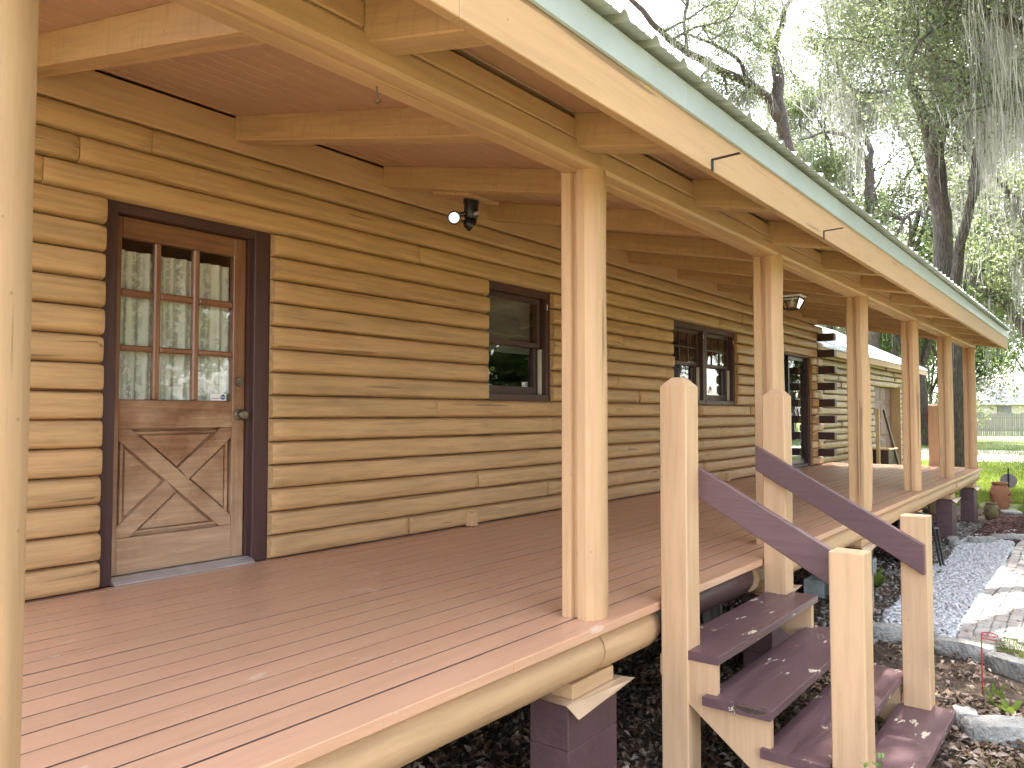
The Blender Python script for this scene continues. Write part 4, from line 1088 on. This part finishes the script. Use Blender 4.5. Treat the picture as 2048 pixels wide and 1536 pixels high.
# unpainted prop under the stairs
tag(MB().box(5.42, 5.46, 2.3, 2.44, GZ, -.21).build('wood_prop', M['greywood'], None, bevel=0.003), 'unpainted grey wood prop under the deck behind the steps', 'wood prop')

# clay pots
def pot(x, y, h, r, mat, label, holes, seed):
    t = thing('strawberry_pot', label, 'pot', (x, y, GZ), 'clay strawberry pots')
    prof = [(0.0,0),(r*.62,0),(r*.70,h*.03),(r*.93,h*.30),(r,h*.55),(r*.93,h*.78),(r*.70,h*.90),(r*.72,h*.93),(r*.80,h*.95),(r*.80,h),(r*.70,h),(r*.62,h*.92),(0.0,h*.90)]
    MB().lathe(prof, (x, y, GZ), 24).build('body', M[mat], t, smooth=True)
    for i in range(holes):
        a = R(150+360*i/holes+37*(i % 2)); zz = GZ+h*(.62 if i % 2 else .36); rr_ = r*.965
        c0 = Vector((x+rr_*math.cos(a), y+rr_*math.sin(a), zz)); out = Vector((math.cos(a), math.sin(a), .35)).normalized(); sd_ = Vector((-math.sin(a), math.cos(a), 0)); up_ = out.cross(sd_)
        V = []; n = 12
        for (rad, o_) in ((r*.30, -.01), (r*.27, r*.16), (r*.20, r*.165), (r*.18, r*.06)):
            V += [c0+out*o_+sd_*(rad*math.cos(2*math.pi*j/n))+up_*(rad*.62*math.sin(2*math.pi*j/n)) for j in range(n)]
        Fc = [(k*n+j, k*n+(j+1)%n, (k+1)*n+(j+1)%n, (k+1)*n+j) for k in range(3) for j in range(n)]
        MB().add(V, Fc).build('pocket', M[mat], t, smooth=True)
        MB().add(V[3*n:], [tuple(range(n))]).build('pocket_soil', M['dirt'], t, fix=False)
    MB().lathe([(0.0,0),(r*.63,0)], (x, y, GZ+h*.93), 16).build('soil', M['dirt'], t)
    return t
pot(16.55, 1.66, .53, .165, 'terracotta', 'tall orange terracotta pot with pocket holes', 6, 1)
pot(15.25, 1.66, .28, .115, 'mosspot', 'short mossy brown clay pot beside the last pier', 5, 2)
tag(edging(16.4, 1.5, .5, .3, .06, .3, 'flat paving slab under the terracotta pot', 33, None), None)
gdisc = thing('garden_disc', 'round grey disc on a stake behind the terracotta pot', 'garden ornament', (17.4, 1.62, GZ))
MB().lathe([(0.0,-.01),(.135,-.008),(.14,0),(.135,.008),(0.0,.01)], (17.4, 1.60, GZ+.50), 22, 'X').build('disc', M['greywood'], gdisc)
MB().tube([(17.38, 1.60, GZ), (17.38, 1.60, GZ+.74)], .012, 8).build('stake', M['blackmetal'], gdisc)
# hose
hose = MB(); hp = []
for i in range(90):
    a = i*.42; hp.append((9.62+.045*math.sin(i*.11)+.006*i/9, 1.74+.10*math.cos(a), -.28+.10*math.sin(a)*.9-.001*i))
hp2 = [hp[-1], (10.02, 1.62, -.40), (10.04, 1.60, -.62), (10.06, 1.58, -.80), (10.1, 1.56, GZ+.02), (10.22, 1.50, GZ+.02)]
hose.tube(hp, .0125, 7); hose.tube(hp2, .0125, 7); hose.tube([(9.62,1.62,-.25),(9.72,1.6,-.45),(9.9,1.6,-.70),(10.05,1.60,GZ+.02)], .0125, 7)
ho = thing('garden_hose', 'black garden hose hanging coiled under the deck edge', 'hose', (9.9, 1.6, GZ))
hose.build('hose', M['rubber'], ho, smooth=True)
MB().lathe([(0.0,0),(.02,0),(.022,.05),(.014,.07),(0.0,.07)], (9.35, 1.68, -.22), 10, 'X').build('nozzle', M['alu'], ho, smooth=True)
# red stake
rs = MB(); bx, by = 5.66, .685
top = GZ+.40
rs.tube([(bx, by, GZ-.02), (bx-.004, by, GZ+.2), (bx+.006, by, top)], .0042, 6)
lp = []
for i in range(13):
    a = R(360*i/12); lp.append((bx+.006+.004*math.cos(a), by-.045+.045*math.cos(a), top+.012*math.sin(a)))
rs.tube(lp, .0036, 6); rs.tube([(bx, by, top-.03), (bx, by-.085, top-.028)], .0036, 6)
tag(rs.build('red_stake', M['red'], None, smooth=True), 'thin red metal garden stake with a loop at the top', 'stake')

# small plants
def plant(name, label, x, y, z, n, L, w, spread, mat='weed', seed=0, up=1.0):
    t = thing(name, label, 'plant', (x, y, z)); rr = random.Random(seed); m = MB(); st = MB()
    for i in range(n):
        a = rr.uniform(0, 6.28); l = L*rr.uniform(.6, 1.1); e = rr.uniform(.35, 1.0)*spread
        d = Vector((math.cos(a)*e, math.sin(a)*e, up)).normalized(); s = Vector((-math.sin(a), math.cos(a), 0))
        b0 = Vector((x+rr.uniform(-.02,.02), y+rr.uniform(-.02,.02), z)); pts = [b0, b0+d*l*.4, b0+d*l*.75+Vector((0,0,-.05*l*e)), b0+d*l+Vector((d.x,d.y,0))*l*.1+Vector((0,0,-.22*l*e))]
        ws = [w*.35, w, w*.8, .001]; V = []
        for p, ww in zip(pts, ws): V += [p-s*ww*.5, p+Vector((0,0,-ww*.15)), p+s*ww*.5]
        m.add(V, [(3*k+j, 3*k+j+1, 3*k+4+j, 3*k+3+j) for k in range(3) for j in range(2)])
    m.build('leaves', M[mat], t, smooth=True, fix=False)
    st.tube([(x, y, z-.02), (x, y, z+L*.15)], .006, 5); st.build('stem', M['weed'], t)
    return t
plant('bedding_plant', 'strappy green plant at the foot of the red stake', 5.60, .60, GZ, 10, .15, .018, 1.0, 'grass', 3)
plant('bedding_plant', 'broad leaved green plant right of the red stake', 5.42, .53, GZ, 8, .15, .04, 1.2, 'grass', 4)
plant('bedding_plant', 'low green tuft beside the shaded block', 8.6, 1.95, GZ, 12, .24, .035, 1.1, 'grass', 5)
plant('bedding_plant', 'small green weed on the chips near the pier', 9.6, 1.60, GZ, 9, .14, .02, 1.2, 'grass', 6)
plant('bedding_plant', 'green strappy plant behind the mossy pot', 15.9, 1.98, GZ, 22, .48, .03, .6, 'grass', 7)
plant('bedding_plant', 'small weed on the dirt left of the long edging stone', 6.9, 1.75, GZ, 9, .12, .02, 1.2, 'grass', 8)
def sprig(x, y, z0, h, label, seed):
    t = thing('leafy_sprig', label, 'plant', (x, y, z0)); rr = random.Random(seed); st = MB(); m = MB()
    for (dx, dy, hh) in ((0, 0, h), (-.05, .05, h*.93), (.035, .02, h*.96)):
        st.tube([(x, y, z0), (x+dx*.6, y+dy*.6, z0+hh*.6), (x+dx, y+dy, z0+hh)], [.004, .003, .002], 5)
        for i in range(9):
            f = .72+.28*i/8; p = Vector((x+dx*f, y+dy*f, z0+hh*f)); a = i*2.4+seed; d = Vector((math.cos(a), math.sin(a), .5)).normalized(); s = d.cross(Vector((0,0,1))).normalized(); l = .028
            n_ = d.cross(s)
            V = [p, p+d*l*.35+s*l*.26, p+d*l*.8+s*l*.24, p+d*l*1.05, p+d*l*.8-s*l*.24, p+d*l*.35-s*l*.26]
            m.add(V, [(0,1,2,3,4,5)])
    m.build('leaves', M['weed'], t, fix=False); st.build('stem', M['weed'], t)
sprig(3.25, .735, GZ, .47, 'bright green leafy sprig in front of the lowest tread', 2)

# grass blades
def blades(name, P, h, w, label):
    n = len(P); a = nprng.uniform(0, 2*np.pi, n); l = nprng.normal(0, .35, (n, 2))*h[:, None]
    s = np.stack([np.cos(a), np.sin(a), 0*a], 1)*w[:, None]*.5
    tip = P+np.stack([l[:, 0], l[:, 1], h], 1)
    V = np.stack([P-s, P+s, tip], 1).reshape(-1, 3)
    return tag(np_mesh(name, V, np.arange(3*n).reshape(n, 3), M['grass']), label, 'grass', kind='stuff')
n = 70000; x_ = 16.3+nprng.exponential(9, n); f_ = nprng.uniform(-.02, .22, n); y_ = x_*f_
k_ = (x_ < 60) & ~((y_ > 4.5) & (x_ < 29)); k_ &= ~((x_ < 18) & (y_ > 1.4) & (y_ < 2.4))
P = np.stack([x_, y_, np.full(n, LZ)], 1)[k_]
blades('lawn_grass', P, nprng.uniform(.03, .09, len(P))*(1+P[:, 0]*.008), .006+P[:, 0]*.0004, 'mown green grass of the lawn beyond the porch')
n = 26000; x_ = nprng.uniform(4.3, 9.0, n); y_ = nprng.uniform(-.6, .95, n)
k_ = ((x_ > 5.9) & (x_ < 7.2) & (y_ < .30+(x_-5.9)*.42) & (y_ < .76)) | ((x_ > 4.4) & (x_ < 5.2) & (y_ < .62) & (nprng.uniform(size=n) < .35)) | ((x_ > 7.0) & (y_ < .95) & (nprng.uniform(size=n) < .03))
P = np.stack([x_, y_, np.full(n, GZ)], 1)[k_]
blades('path_grass', P, nprng.uniform(.025, .085, len(P)), nprng.uniform(.003, .007, len(P)), 'short grass growing between edging stones and brick path')

# ================================================================== TREES
def polyline(pts, d0, d1=None, jit=0.0, rr=None):
    n = len(pts); d1 = d0 if d1 is None else d1
    return [at(px, py, d0+(d1-d0)*i/max(1, n-1)+(rr.uniform(-jit, jit) if rr and i else 0)) for i, (px, py) in enumerate(pts)]
class Tree:
    def __init__(s, seed):
        s.w = MB(); s.tips = []; s.br = []; s.rr = random.Random(seed)
    def limb(s, pts, r0, r1, n=10, leafy=True):
        # smooth the limb a little with midpoints
        P = [Vector(p) for p in pts]; Q = [P[0]]
        for i in range(len(P)-1):
            a, b = P[i], P[i+1]; L = (b-a).length
            Q.append((a+b)/2+Vector((s.rr.uniform(-1,1), s.rr.uniform(-1,1), s.rr.uniform(-1,1)))*L*.035); Q.append(b)
        m = len(Q); rad = [(r0+(r1-r0)*i/(m-1))*(1+.06*s.rr.uniform(-1,1)) for i in range(m)]
        s.w.tube(Q, rad, n)
        if leafy: s.br.append((Q, rad))
        return Q, rad
    def sub(s, p, d, L, r, level, tipd, droop):
        rr = s.rr; n = 5 if level < 2 else 4; pts = [p]; dd = d.normalized()
        for i in range(n):
            dd = (dd+Vector((rr.gauss(0,1), rr.gauss(0,1), rr.gauss(0,1)+.25-droop))*.22).normalized(); pts.append(pts[-1]+dd*(L/n))
        s.w.tube(pts, [r*(1-.75*i/n) for i in range(n+1)], 5 if level < 2 else 3, cap=False)
        if level >= 2: s.tips += [(q, tipd) for q in pts[1:]]
        s.br.append((pts, [r]*len(pts)))
        if level < 3:
            k = {0: 5, 1: 5, 2: 3}[level]
            for i in range(k):
                f = rr.uniform(.3, 1.0); j = min(n-1, int(f*n)); q = pts[j].lerp(pts[j+1], f*n-j)
                e = Vector((rr.gauss(0,1), rr.gauss(0,1), rr.gauss(0,.7)+.15)).normalized()
                s.sub(q, (dd*.6+e).normalized(), L*rr.uniform(.4, .62), r*.5, level+1, tipd, droop)
    def foliate(s, per_m, L, r, frac=.25, level=0, droop=0.0, tipd=.3, bias=Vector((0,0,.4))):
        rr = s.rr
        for (Q, rad) in list(s.br):
            tot = sum((Q[i+1]-Q[i]).length for i in range(len(Q)-1)); k = max(1, int(tot*per_m))
            for _ in range(k):
                f = rr.uniform(frac, 1.0)*(len(Q)-1); i = min(len(Q)-2, int(f)); p = Q[i].lerp(Q[i+1], f-i)
                e = Vector((rr.gauss(0,1), rr.gauss(0,1), rr.gauss(0,.8)))+bias
                s.sub(p, e, L*rr.uniform(.6, 1.2), min(r, rad[i]*.55), level, tipd, droop)
    def crown(s, n, size, mat, parent, ratio=.42):
        T = np.array([tuple(p) for p, _ in s.tips]); sp = np.array([t for _, t in s.tips])
        i = nprng.integers(0, len(T), n); P = T[i]+nprng.normal(0, 1, (n, 3))*sp[i][:, None]
        l = nprng.uniform(.7, 1.3, n)*size
        return leaves('crown', P, l, l*ratio, mat, parent)
    def moss(s, clumps, lmin, lmax, parent, w=.012, strands=(8, 20), pts=None, region=None):
        rr = s.rr; V = []; Fq = []
        cand = pts or [q for (Q, rad) in s.br for q in Q]
        if region: cand = [q for q in cand if region(q)]
        for _ in range(clumps):
            c = rr.choice(cand); L0 = rr.uniform(lmin, lmax); sp = rr.uniform(.08, .4)
            for _ in range(rr.randint(*strands)):
                p = Vector(c)+Vector((rr.gauss(0, sp), rr.gauss(0, sp), rr.uniform(-.1, .05))); L = L0*rr.uniform(.35, 1.0); a = rr.uniform(0, 3.14); ss = Vector((math.cos(a), math.sin(a), 0)); n = 6; ww = w*rr.uniform(.5, 1.6)
                b = len(V); ph = rr.uniform(0, 6)
                conv = (Vector(c)-p)*.35
                for k in range(n+1):
                    f = k/n; q = p+conv*f*f+Vector((math.sin(ph+f*7)*.025, math.cos(ph*1.3+f*6)*.025, -L*f)); wk = ww*(1-.75*f)*(1+.5*math.sin(ph+k*2.4))
                    V += [tuple(q-ss*wk), tuple(q+ss*wk)]
                Fq += [(b+2*k, b+2*k+1, b+2*k+3, b+2*k+2) for k in range(n)]
        return tag(np_mesh('moss', V, Fq, M['moss'], parent), kind='stuff')
def tree_thing(label, loc, group): return thing('oak_tree', label, 'tree', loc, group)

# --- tree A: the forked oak just beyond the porch end
A = Tree(1); d = 21.0
root = at(1922, 955, d); ta = tree_thing('tall forked oak with dark trunk just beyond the porch end', (root.x, root.y, GZ), 'mossy oaks behind the house')
trunk = polyline([(1922,962),(1914,820),(1905,680),(1895,590),(1886,480),(1876,390),(1868,305)], d)
A.limb(trunk, .30, .23, 14, False)
A.limb([trunk[0]-Vector((0,0,.1)), trunk[0]+Vector((0,0,.35))], .42, .30, 14, False)
A.limb(polyline([(1868,320),(1883,243),(1891,195),(1882,115),(1880,57),(1872,0),(1862,-90),(1850,-200)], d, d-1.5), .21, .10, 12)
A.limb(polyline([(1868,318),(1857,272),(1840,215),(1820,158),(1808,115),(1804,72),(1780,23),(1745,-10),(1690,-60)], d, d+2), .17, .07, 10)
A.limb(polyline([(1884,110),(1896,78),(1920,12),(1945,-60),(1960,-150)], d-.5, d-2.5), .12, .06, 9)
A.limb(polyline([(1907,590),(1914,540),(1920,486),(1934,440),(1950,378),(1952,315),(1962,258),(1945,190),(1925,150),(1915,80)], d-.2, d-2.0), .15, .08, 10)
A.limb(polyline([(1962,258),(1985,243),(2010,205),(2034,165),(2040,95),(2050,50),(2046,-40)], d-1.5, d-4), .11, .06, 9)
A.foliate(.60, 2.2, .05, .35, 1, tipd=.24)
tips_low = [(at(px, py, d+random.uniform(-2.5, 2.5)), .35) for px, py in [(1700,300),(1730,250),(1760,180),(1990,420),(2010,520),(1960,560)]]
A.w.build('trunk', M['bark'], ta, smooth=True, fix=False)
A.crown(30000, .10, 'leafA', ta)
A.moss(330, .5, 2.8, ta, .009)

# --- tree B: spreading oak behind the garage, left of the sky
B = Tree(2); d = 31.0; rr = random.Random(4)
root = at(1596, 905, d); tb = tree_thing('spreading oak whose long limb reaches left above the roof', (root.x, root.y, GZ), 'mossy oaks behind the house')
B.limb(polyline([(1600,905),(1592,600),(1584,400),(1580,324),(1567,258),(1555,200),(1558,160),(1547,109)], d), .34, .20, 12, False)
B.limb(polyline([(1548,110),(1550,86),(1564,52),(1570,17),(1592,-10),(1610,-80),(1640,-160)], d, d-2), .15, .06)
B.limb(polyline([(1547,109),(1538,69),(1524,52),(1481,23),(1470,-5),(1430,-60)], d, d+2), .14, .06)
B.limb(polyline([(1557,238),(1538,195),(1501,169),(1466,152),(1418,129),(1375,106),(1340,80),(1306,49),(1263,0),(1225,-50)], d, d-4), .20, .08)
B.limb(polyline([(1495,164),(1484,129),(1464,109),(1423,86),(1380,70)], d-1, d-2), .10, .04)
B.limb(polyline([(1541,106),(1495,77),(1478,69),(1432,72),(1400,50)], d, d+1.5), .10, .04)
B.limb(polyline([(1375,106),(1368,50),(1374,10),(1380,-30)], d-2.6, d-3), .07, .05)
B.foliate(.55, 2.6, .06, .2, 1, tipd=.28)
B.w.build('trunk', M['bark'], tb, smooth=True, fix=False)
B.crown(27000, .11, 'leafA', tb)
B.moss(110, .5, 1.8, tb, .012)

# --- tree C: paler, thinner oak between them
Cc = Tree(3); d = 42.0
root = at(1752, 890, d); tc_ = tree_thing('slim pale oak with a broken low branch seen over the roof', (root.x, root.y, GZ), 'mossy oaks behind the house')
Cc.limb(polyline([(1755,890),(1748,640),(1744,440),(1740,344),(1738,324)], d), .30, .21, 10, False)
Cc.limb(polyline([(1738,326),(1743,304),(1720,258),(1708,200),(1680,143),(1660,80),(1650,20),(1640,-60)], d, d+1), .18, .07)
Cc.limb(polyline([(1736,322),(1705,290),(1690,270),(1650,262),(1600,280)], d, d-1), .15, .05)
Cc.limb(polyline([(1703,291),(1680,330),(1667,370),(1666,400)], d-.5, d-1), .09, .03)
Cc.limb(polyline([(1742,444),(1756,432),(1780,427),(1800,436),(1808,442)], d, d-1), .16, .11, 10, False)
Cc.limb(polyline([(1806,440),(1798,462),(1790,476),(1783,489)], d-1, d-1.2), .10, .02)
Cc.limb(polyline([(1806,440),(1822,427),(1834,423),(1843,432),(1852,440)], d-1, d-1.5), .11, .03)
Cc.foliate(.62, 2.8, .06, .2, 1, tipd=.34)
Cc.w.build('trunk', M['bark'], tc_, smooth=True, fix=False)
Cc.crown(24000, .15, 'leafB', tc_)
Cc.moss(110, .8, 2.6, tc_, .016)

# --- tree D: moss-hung oak right of the path, its limbs over the yard
D = Tree(6)
td = tree_thing('moss hung oak at the right whose trunk stands outside the picture', (20.5, -1.6, GZ), 'mossy oaks behind the house')
D.limb([(20.5,-1.6,GZ-.1),(20.4,-1.5,1.0),(20.2,-1.3,3.0),(19.9,-1.0,5.2)], .48, .36, 12, False)
D.limb([(19.9,-1.0,5.2),(19.8,.2,6.6),(20.2,1.4,7.7),(20.8,2.5,8.6),(21.6,3.6,9.6),(22.4,4.6,10.4)], .26, .08)
D.limb([(19.9,-1.0,5.2),(18.4,-.6,7.2),(16.6,.0,8.4),(14.4,.9,9.2),(12.0,1.7,9.7),(9.8,2.4,10.2),(7.6,3.0,10.4)], .28, .08)
D.limb([(18.4,-.6,7.2),(17.8,1.0,8.2),(16.9,2.2,8.9),(15.6,3.6,9.6),(14.0,5.0,10.4)], .16, .06)
D.limb([(14.4,.9,9.2),(12.6,3.0,10.2),(10.6,4.2,10.9),(8.4,4.9,11.4)], .13, .05)
D.limb([(19.9,-1.0,5.2),(21.5,-2.4,7.6),(23.4,-3.0,9.6),(25.5,-3.2,11.0)], .24, .08)
D.limb([(12.0,1.7,9.7),(10.2,1.1,10.2),(8.4,1.0,10.6),(6.8,1.2,10.9),(5.4,1.4,11.2)], .08, .04)  # out-of-view limb added to keep the sun off the steps
D.foliate(.62, 2.2, .035, .3, 1, tipd=.28)
for q in ((19.5,3.0,9.0),(18.6,3.6,9.4),(20.4,3.4,10.2),(8.6,1.4,10.6),(7.4,2.0,10.8),(9.6,.6,10.4),(8.2,.2,11.0),(16.5,1.5,8.8),(17.5,1.6,8.9),(18.5,1.7,9.1),(19.5,1.8,9.2),(16.2,2.4,9.2),(18,2.6,9.4),(20,2.2,9.6),(17.2,.8,8.8),(8.0,1.5,9.8),(8.9,1.9,9.6),(7.2,1.0,10.0),(9.3,1.2,9.9)):  # extra foliage added to shade the steps, path and deck end
    for _ in range(4): D.sub(Vector(q), Vector((D.rr.gauss(0,1), D.rr.gauss(0,1), .3)), 1.9, .03, 1, .3, 0)
D.w.build('trunk', M['bark'], td, smooth=True, fix=False)
D.crown(76000, .105, 'leafA', td)
D.moss(110, .8, 3.6, td, .007, region=lambda q: q.x > 16.0 and .1 < q.y < 1.9)
D.moss(60, .6, 1.6, td, .008)

# --- more oaks filling the view, then the wood behind
def simple_oak(x, y, h, spread, seed, label, group, leafn, leafs, mat, mossn=0, trunk_r=.28, low=.35):
    t = Tree(seed); rr = t.rr; tt = tree_thing(label, (x, y, GZ), group)
    base = Vector((x, y, GZ-.1)); fork = Vector((x+rr.uniform(-.5,.5), y+rr.uniform(-.5,.5), GZ+h*low))
    t.limb([base, base.lerp(fork, .5)+Vector((rr.uniform(-.2,.2), rr.uniform(-.2,.2), 0)), fork], trunk_r*1.15, trunk_r*.85, 9)
    for k in range(6):
        a = k*1.05+rr.uniform(-.3,.3); e = Vector((math.cos(a)*spread*rr.uniform(.4,1), math.sin(a)*spread*rr.uniform(.4,1), h*(1-low)*rr.uniform(.45,1)))
        t.limb([fork, fork+e*.35+Vector((0,0,h*.05)), fork+e*.7+Vector((0,0,h*.04)), fork+e], trunk_r*.6, trunk_r*.18, 7)
    t.foliate(.42, spread*.5, .05, .2, 1, tipd=spread*.075)
    t.w.build('trunk', M['bark'], tt, smooth=True, fix=False)
    t.crown(leafn, leafs, mat, tt)
    if mossn: t.moss(mossn, .8, 3.2, tt, .022)
    return tt
def yat(px, X): # y of a photo column at distance X
    v = FW*F_PX+RT*(px-1024); return X*v.y/v.x
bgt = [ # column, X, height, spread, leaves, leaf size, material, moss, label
    (2105, 44, 15, 5.5, 14000, .21, 'leafB', 60, 'yellow green oak over the far picket fence'),
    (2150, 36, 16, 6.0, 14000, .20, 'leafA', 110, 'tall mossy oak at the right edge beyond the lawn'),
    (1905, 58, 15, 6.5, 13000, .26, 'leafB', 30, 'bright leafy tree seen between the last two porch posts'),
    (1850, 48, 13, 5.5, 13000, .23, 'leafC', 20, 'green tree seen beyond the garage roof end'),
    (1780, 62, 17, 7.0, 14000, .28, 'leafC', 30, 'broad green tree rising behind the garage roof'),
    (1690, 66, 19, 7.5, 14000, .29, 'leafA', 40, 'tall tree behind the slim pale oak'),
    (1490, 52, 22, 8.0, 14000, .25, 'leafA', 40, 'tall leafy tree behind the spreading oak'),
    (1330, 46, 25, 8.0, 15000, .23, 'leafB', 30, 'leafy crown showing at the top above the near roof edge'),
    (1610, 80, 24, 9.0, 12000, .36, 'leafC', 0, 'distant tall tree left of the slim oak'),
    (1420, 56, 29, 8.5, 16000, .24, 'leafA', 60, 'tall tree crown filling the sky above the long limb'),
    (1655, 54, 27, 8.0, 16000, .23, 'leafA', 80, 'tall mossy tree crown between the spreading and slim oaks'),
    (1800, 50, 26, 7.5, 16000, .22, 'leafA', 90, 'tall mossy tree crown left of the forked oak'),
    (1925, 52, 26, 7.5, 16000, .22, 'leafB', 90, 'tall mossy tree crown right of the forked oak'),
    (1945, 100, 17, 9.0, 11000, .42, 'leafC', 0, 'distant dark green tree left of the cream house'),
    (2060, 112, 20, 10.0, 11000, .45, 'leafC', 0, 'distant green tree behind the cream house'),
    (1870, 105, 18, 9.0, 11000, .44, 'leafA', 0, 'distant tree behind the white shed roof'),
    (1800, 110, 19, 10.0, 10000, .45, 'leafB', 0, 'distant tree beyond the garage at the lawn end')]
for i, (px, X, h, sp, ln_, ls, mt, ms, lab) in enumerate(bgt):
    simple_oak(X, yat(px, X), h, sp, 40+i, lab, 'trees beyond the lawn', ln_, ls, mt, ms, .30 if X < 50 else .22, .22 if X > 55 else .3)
# front yard trees mirrored in the glass; near ones added to block sky light
for i, (x, y, h, sp, low_, lab) in enumerate(((12, -6.2, 14, 6, .20, 'added unseen oak blocking sky light across from the near window'), (20, -6.2, 14, 6, .15, 'added unseen oak blocking sky light across from the paired windows'), (8, -9.5, 15, 5.5, .34, 'added unseen oak keeping sky light off the fascia opposite the front door'),
        (28, -6.8, 14, 6.5, .15, 'added unseen oak blocking sky light across from the sliding door'), (40, -14, 15, 7, .3, 'far yard oak on the right of the drive'), (54, -9, 14, 6, .25, 'yard oak right of the drive near the fence'),
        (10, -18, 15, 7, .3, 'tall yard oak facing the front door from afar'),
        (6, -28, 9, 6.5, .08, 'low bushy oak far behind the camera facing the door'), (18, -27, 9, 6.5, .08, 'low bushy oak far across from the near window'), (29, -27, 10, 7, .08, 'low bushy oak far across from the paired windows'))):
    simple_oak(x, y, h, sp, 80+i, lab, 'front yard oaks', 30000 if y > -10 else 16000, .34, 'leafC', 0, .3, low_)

# ================================================================== FENCE AND FAR BUILDINGS
fa, fb = at(1815, 872, 61.0), at(2085, 872, 61.0)
fa.z = fb.z = GZ
fence = thing('picket_fence', 'weathered grey picket fence across the far end of the lawn', 'fence', tuple((fa+fb)/2))
dirv = (fb-fa); FL = dirv.length; dirv.normalize(); nrm = Vector((-dirv.y, dirv.x, 0)); rr = random.Random(9)
nP = int(FL/.155)
for i in range(nP):
    c0 = fa+dirv*(i*.155+rr.uniform(-.01, .01)); w = .062; h = 1.85+rr.uniform(-.05, .05)
    p = [c0-dirv*w, c0+dirv*w]; V = []
    for off in (0, .02):
        V += [p[0]+nrm*off, p[1]+nrm*off, p[1]+nrm*off+Vector((0,0,h-.06)), c0+nrm*off+Vector((0,0,h)), p[0]+nrm*off+Vector((0,0,h-.06))]
    MB().add(V, [(4,3,2,1,0),(5,6,7,8,9)]+[(j,(j+1)%5,5+(j+1)%5,5+j) for j in range(5)]).build('picket', M['greywood'], fence, fix=False)
for zz in (.4, 1.4):
    a, b = fa+nrm*.021, fb+nrm*.021
    V = [a, b, b+nrm*.04, a+nrm*.04]; MB().add([v+Vector((0,0,zz)) for v in V]+[v+Vector((0,0,zz+.09)) for v in V], [(0,3,2,1),(4,5,6,7),(0,1,5,4),(1,2,6,5),(2,3,7,6),(3,0,4,7)]).build('rail', M['greywood'], fence)
def local(o, ax, up_): # point builder on an axis frame
    return lambda u, v, z: o+ax*u+up_*v+Vector((0,0,z))
def frame_box(pb, u0, u1, v0, v1, z0, z1):
    return MB().add([pb(u0,v0,z0),pb(u1,v0,z0),pb(u1,v1,z0),pb(u0,v1,z0),pb(u0,v0,z1),pb(u1,v0,z1),pb(u1,v1,z1),pb(u0,v1,z1)], [(0,3,2,1),(4,5,6,7),(0,1,5,4),(1,2,6,5),(2,3,7,6),(3,0,4,7)])
ho_ = at(1945, 860, 92.0); ho_.z = GZ
fh = thing('cream_house', 'cream house with pale hip roof behind the picket fence', 'house', tuple(ho_))
ax = RT.copy(); bk = Vector((math.cos(YAW), math.sin(YAW), 0)); pb = local(ho_, ax, bk)
frame_box(pb, 0, 14, 0, 8, 0, 3.05).build('wall', M['siding'], fh)
roofv = [pb(-.6,-.6,3.05),pb(14.6,-.6,3.05),pb(14.6,8.6,3.05),pb(-.6,8.6,3.05),pb(4,4,5.4),pb(10,4,5.4)]
MB().add(roofv, [(0,1,5,4),(1,2,5),(2,3,4,5),(3,0,4),(3,2,1,0)]).build('roof', M['shingle'], fh)
frame_box(pb, -.6, 14.6, -.66, -.6, 2.85, 3.06).build('fascia', M['white'], fh)
frame_box(pb, 1.5, 3.4, 3.0, 4.4, 3.3, 6.2).build('chimney', M['white'], fh)
for u in (3.0, 8.0):
    wfo = frame_box(pb, u, u+1.7, -.05, -.002, 1.5, 2.7).build('window', M['greywood'], fh)
    for q in (0, 1): frame_box(pb, u+.12+q*.76, u+.82+q*.76, -.06, -.052, 1.62, 2.58).build('pane', M['glass'], wfo)
so = at(1838, 860, 80.0); so.z = GZ
sh = thing('white_shed', 'low white shed roof seen past the garage', 'shed', tuple(so)); pb = local(so, ax, bk)
frame_box(pb, 0, 5, 0, 4, 0, 1.9).build('wall', M['siding'], sh)
MB().add([pb(-.3,-.3,1.85),pb(5.3,-.3,1.85),pb(5.3,2,2.7),pb(-.3,2,2.7),pb(5.3,4.3,1.85),pb(-.3,4.3,1.85)], [(0,1,2,3),(3,2,4,5),(0,3,5),(1,4,2),(5,4,1,0)]).build('roof', M['zinc'], sh)
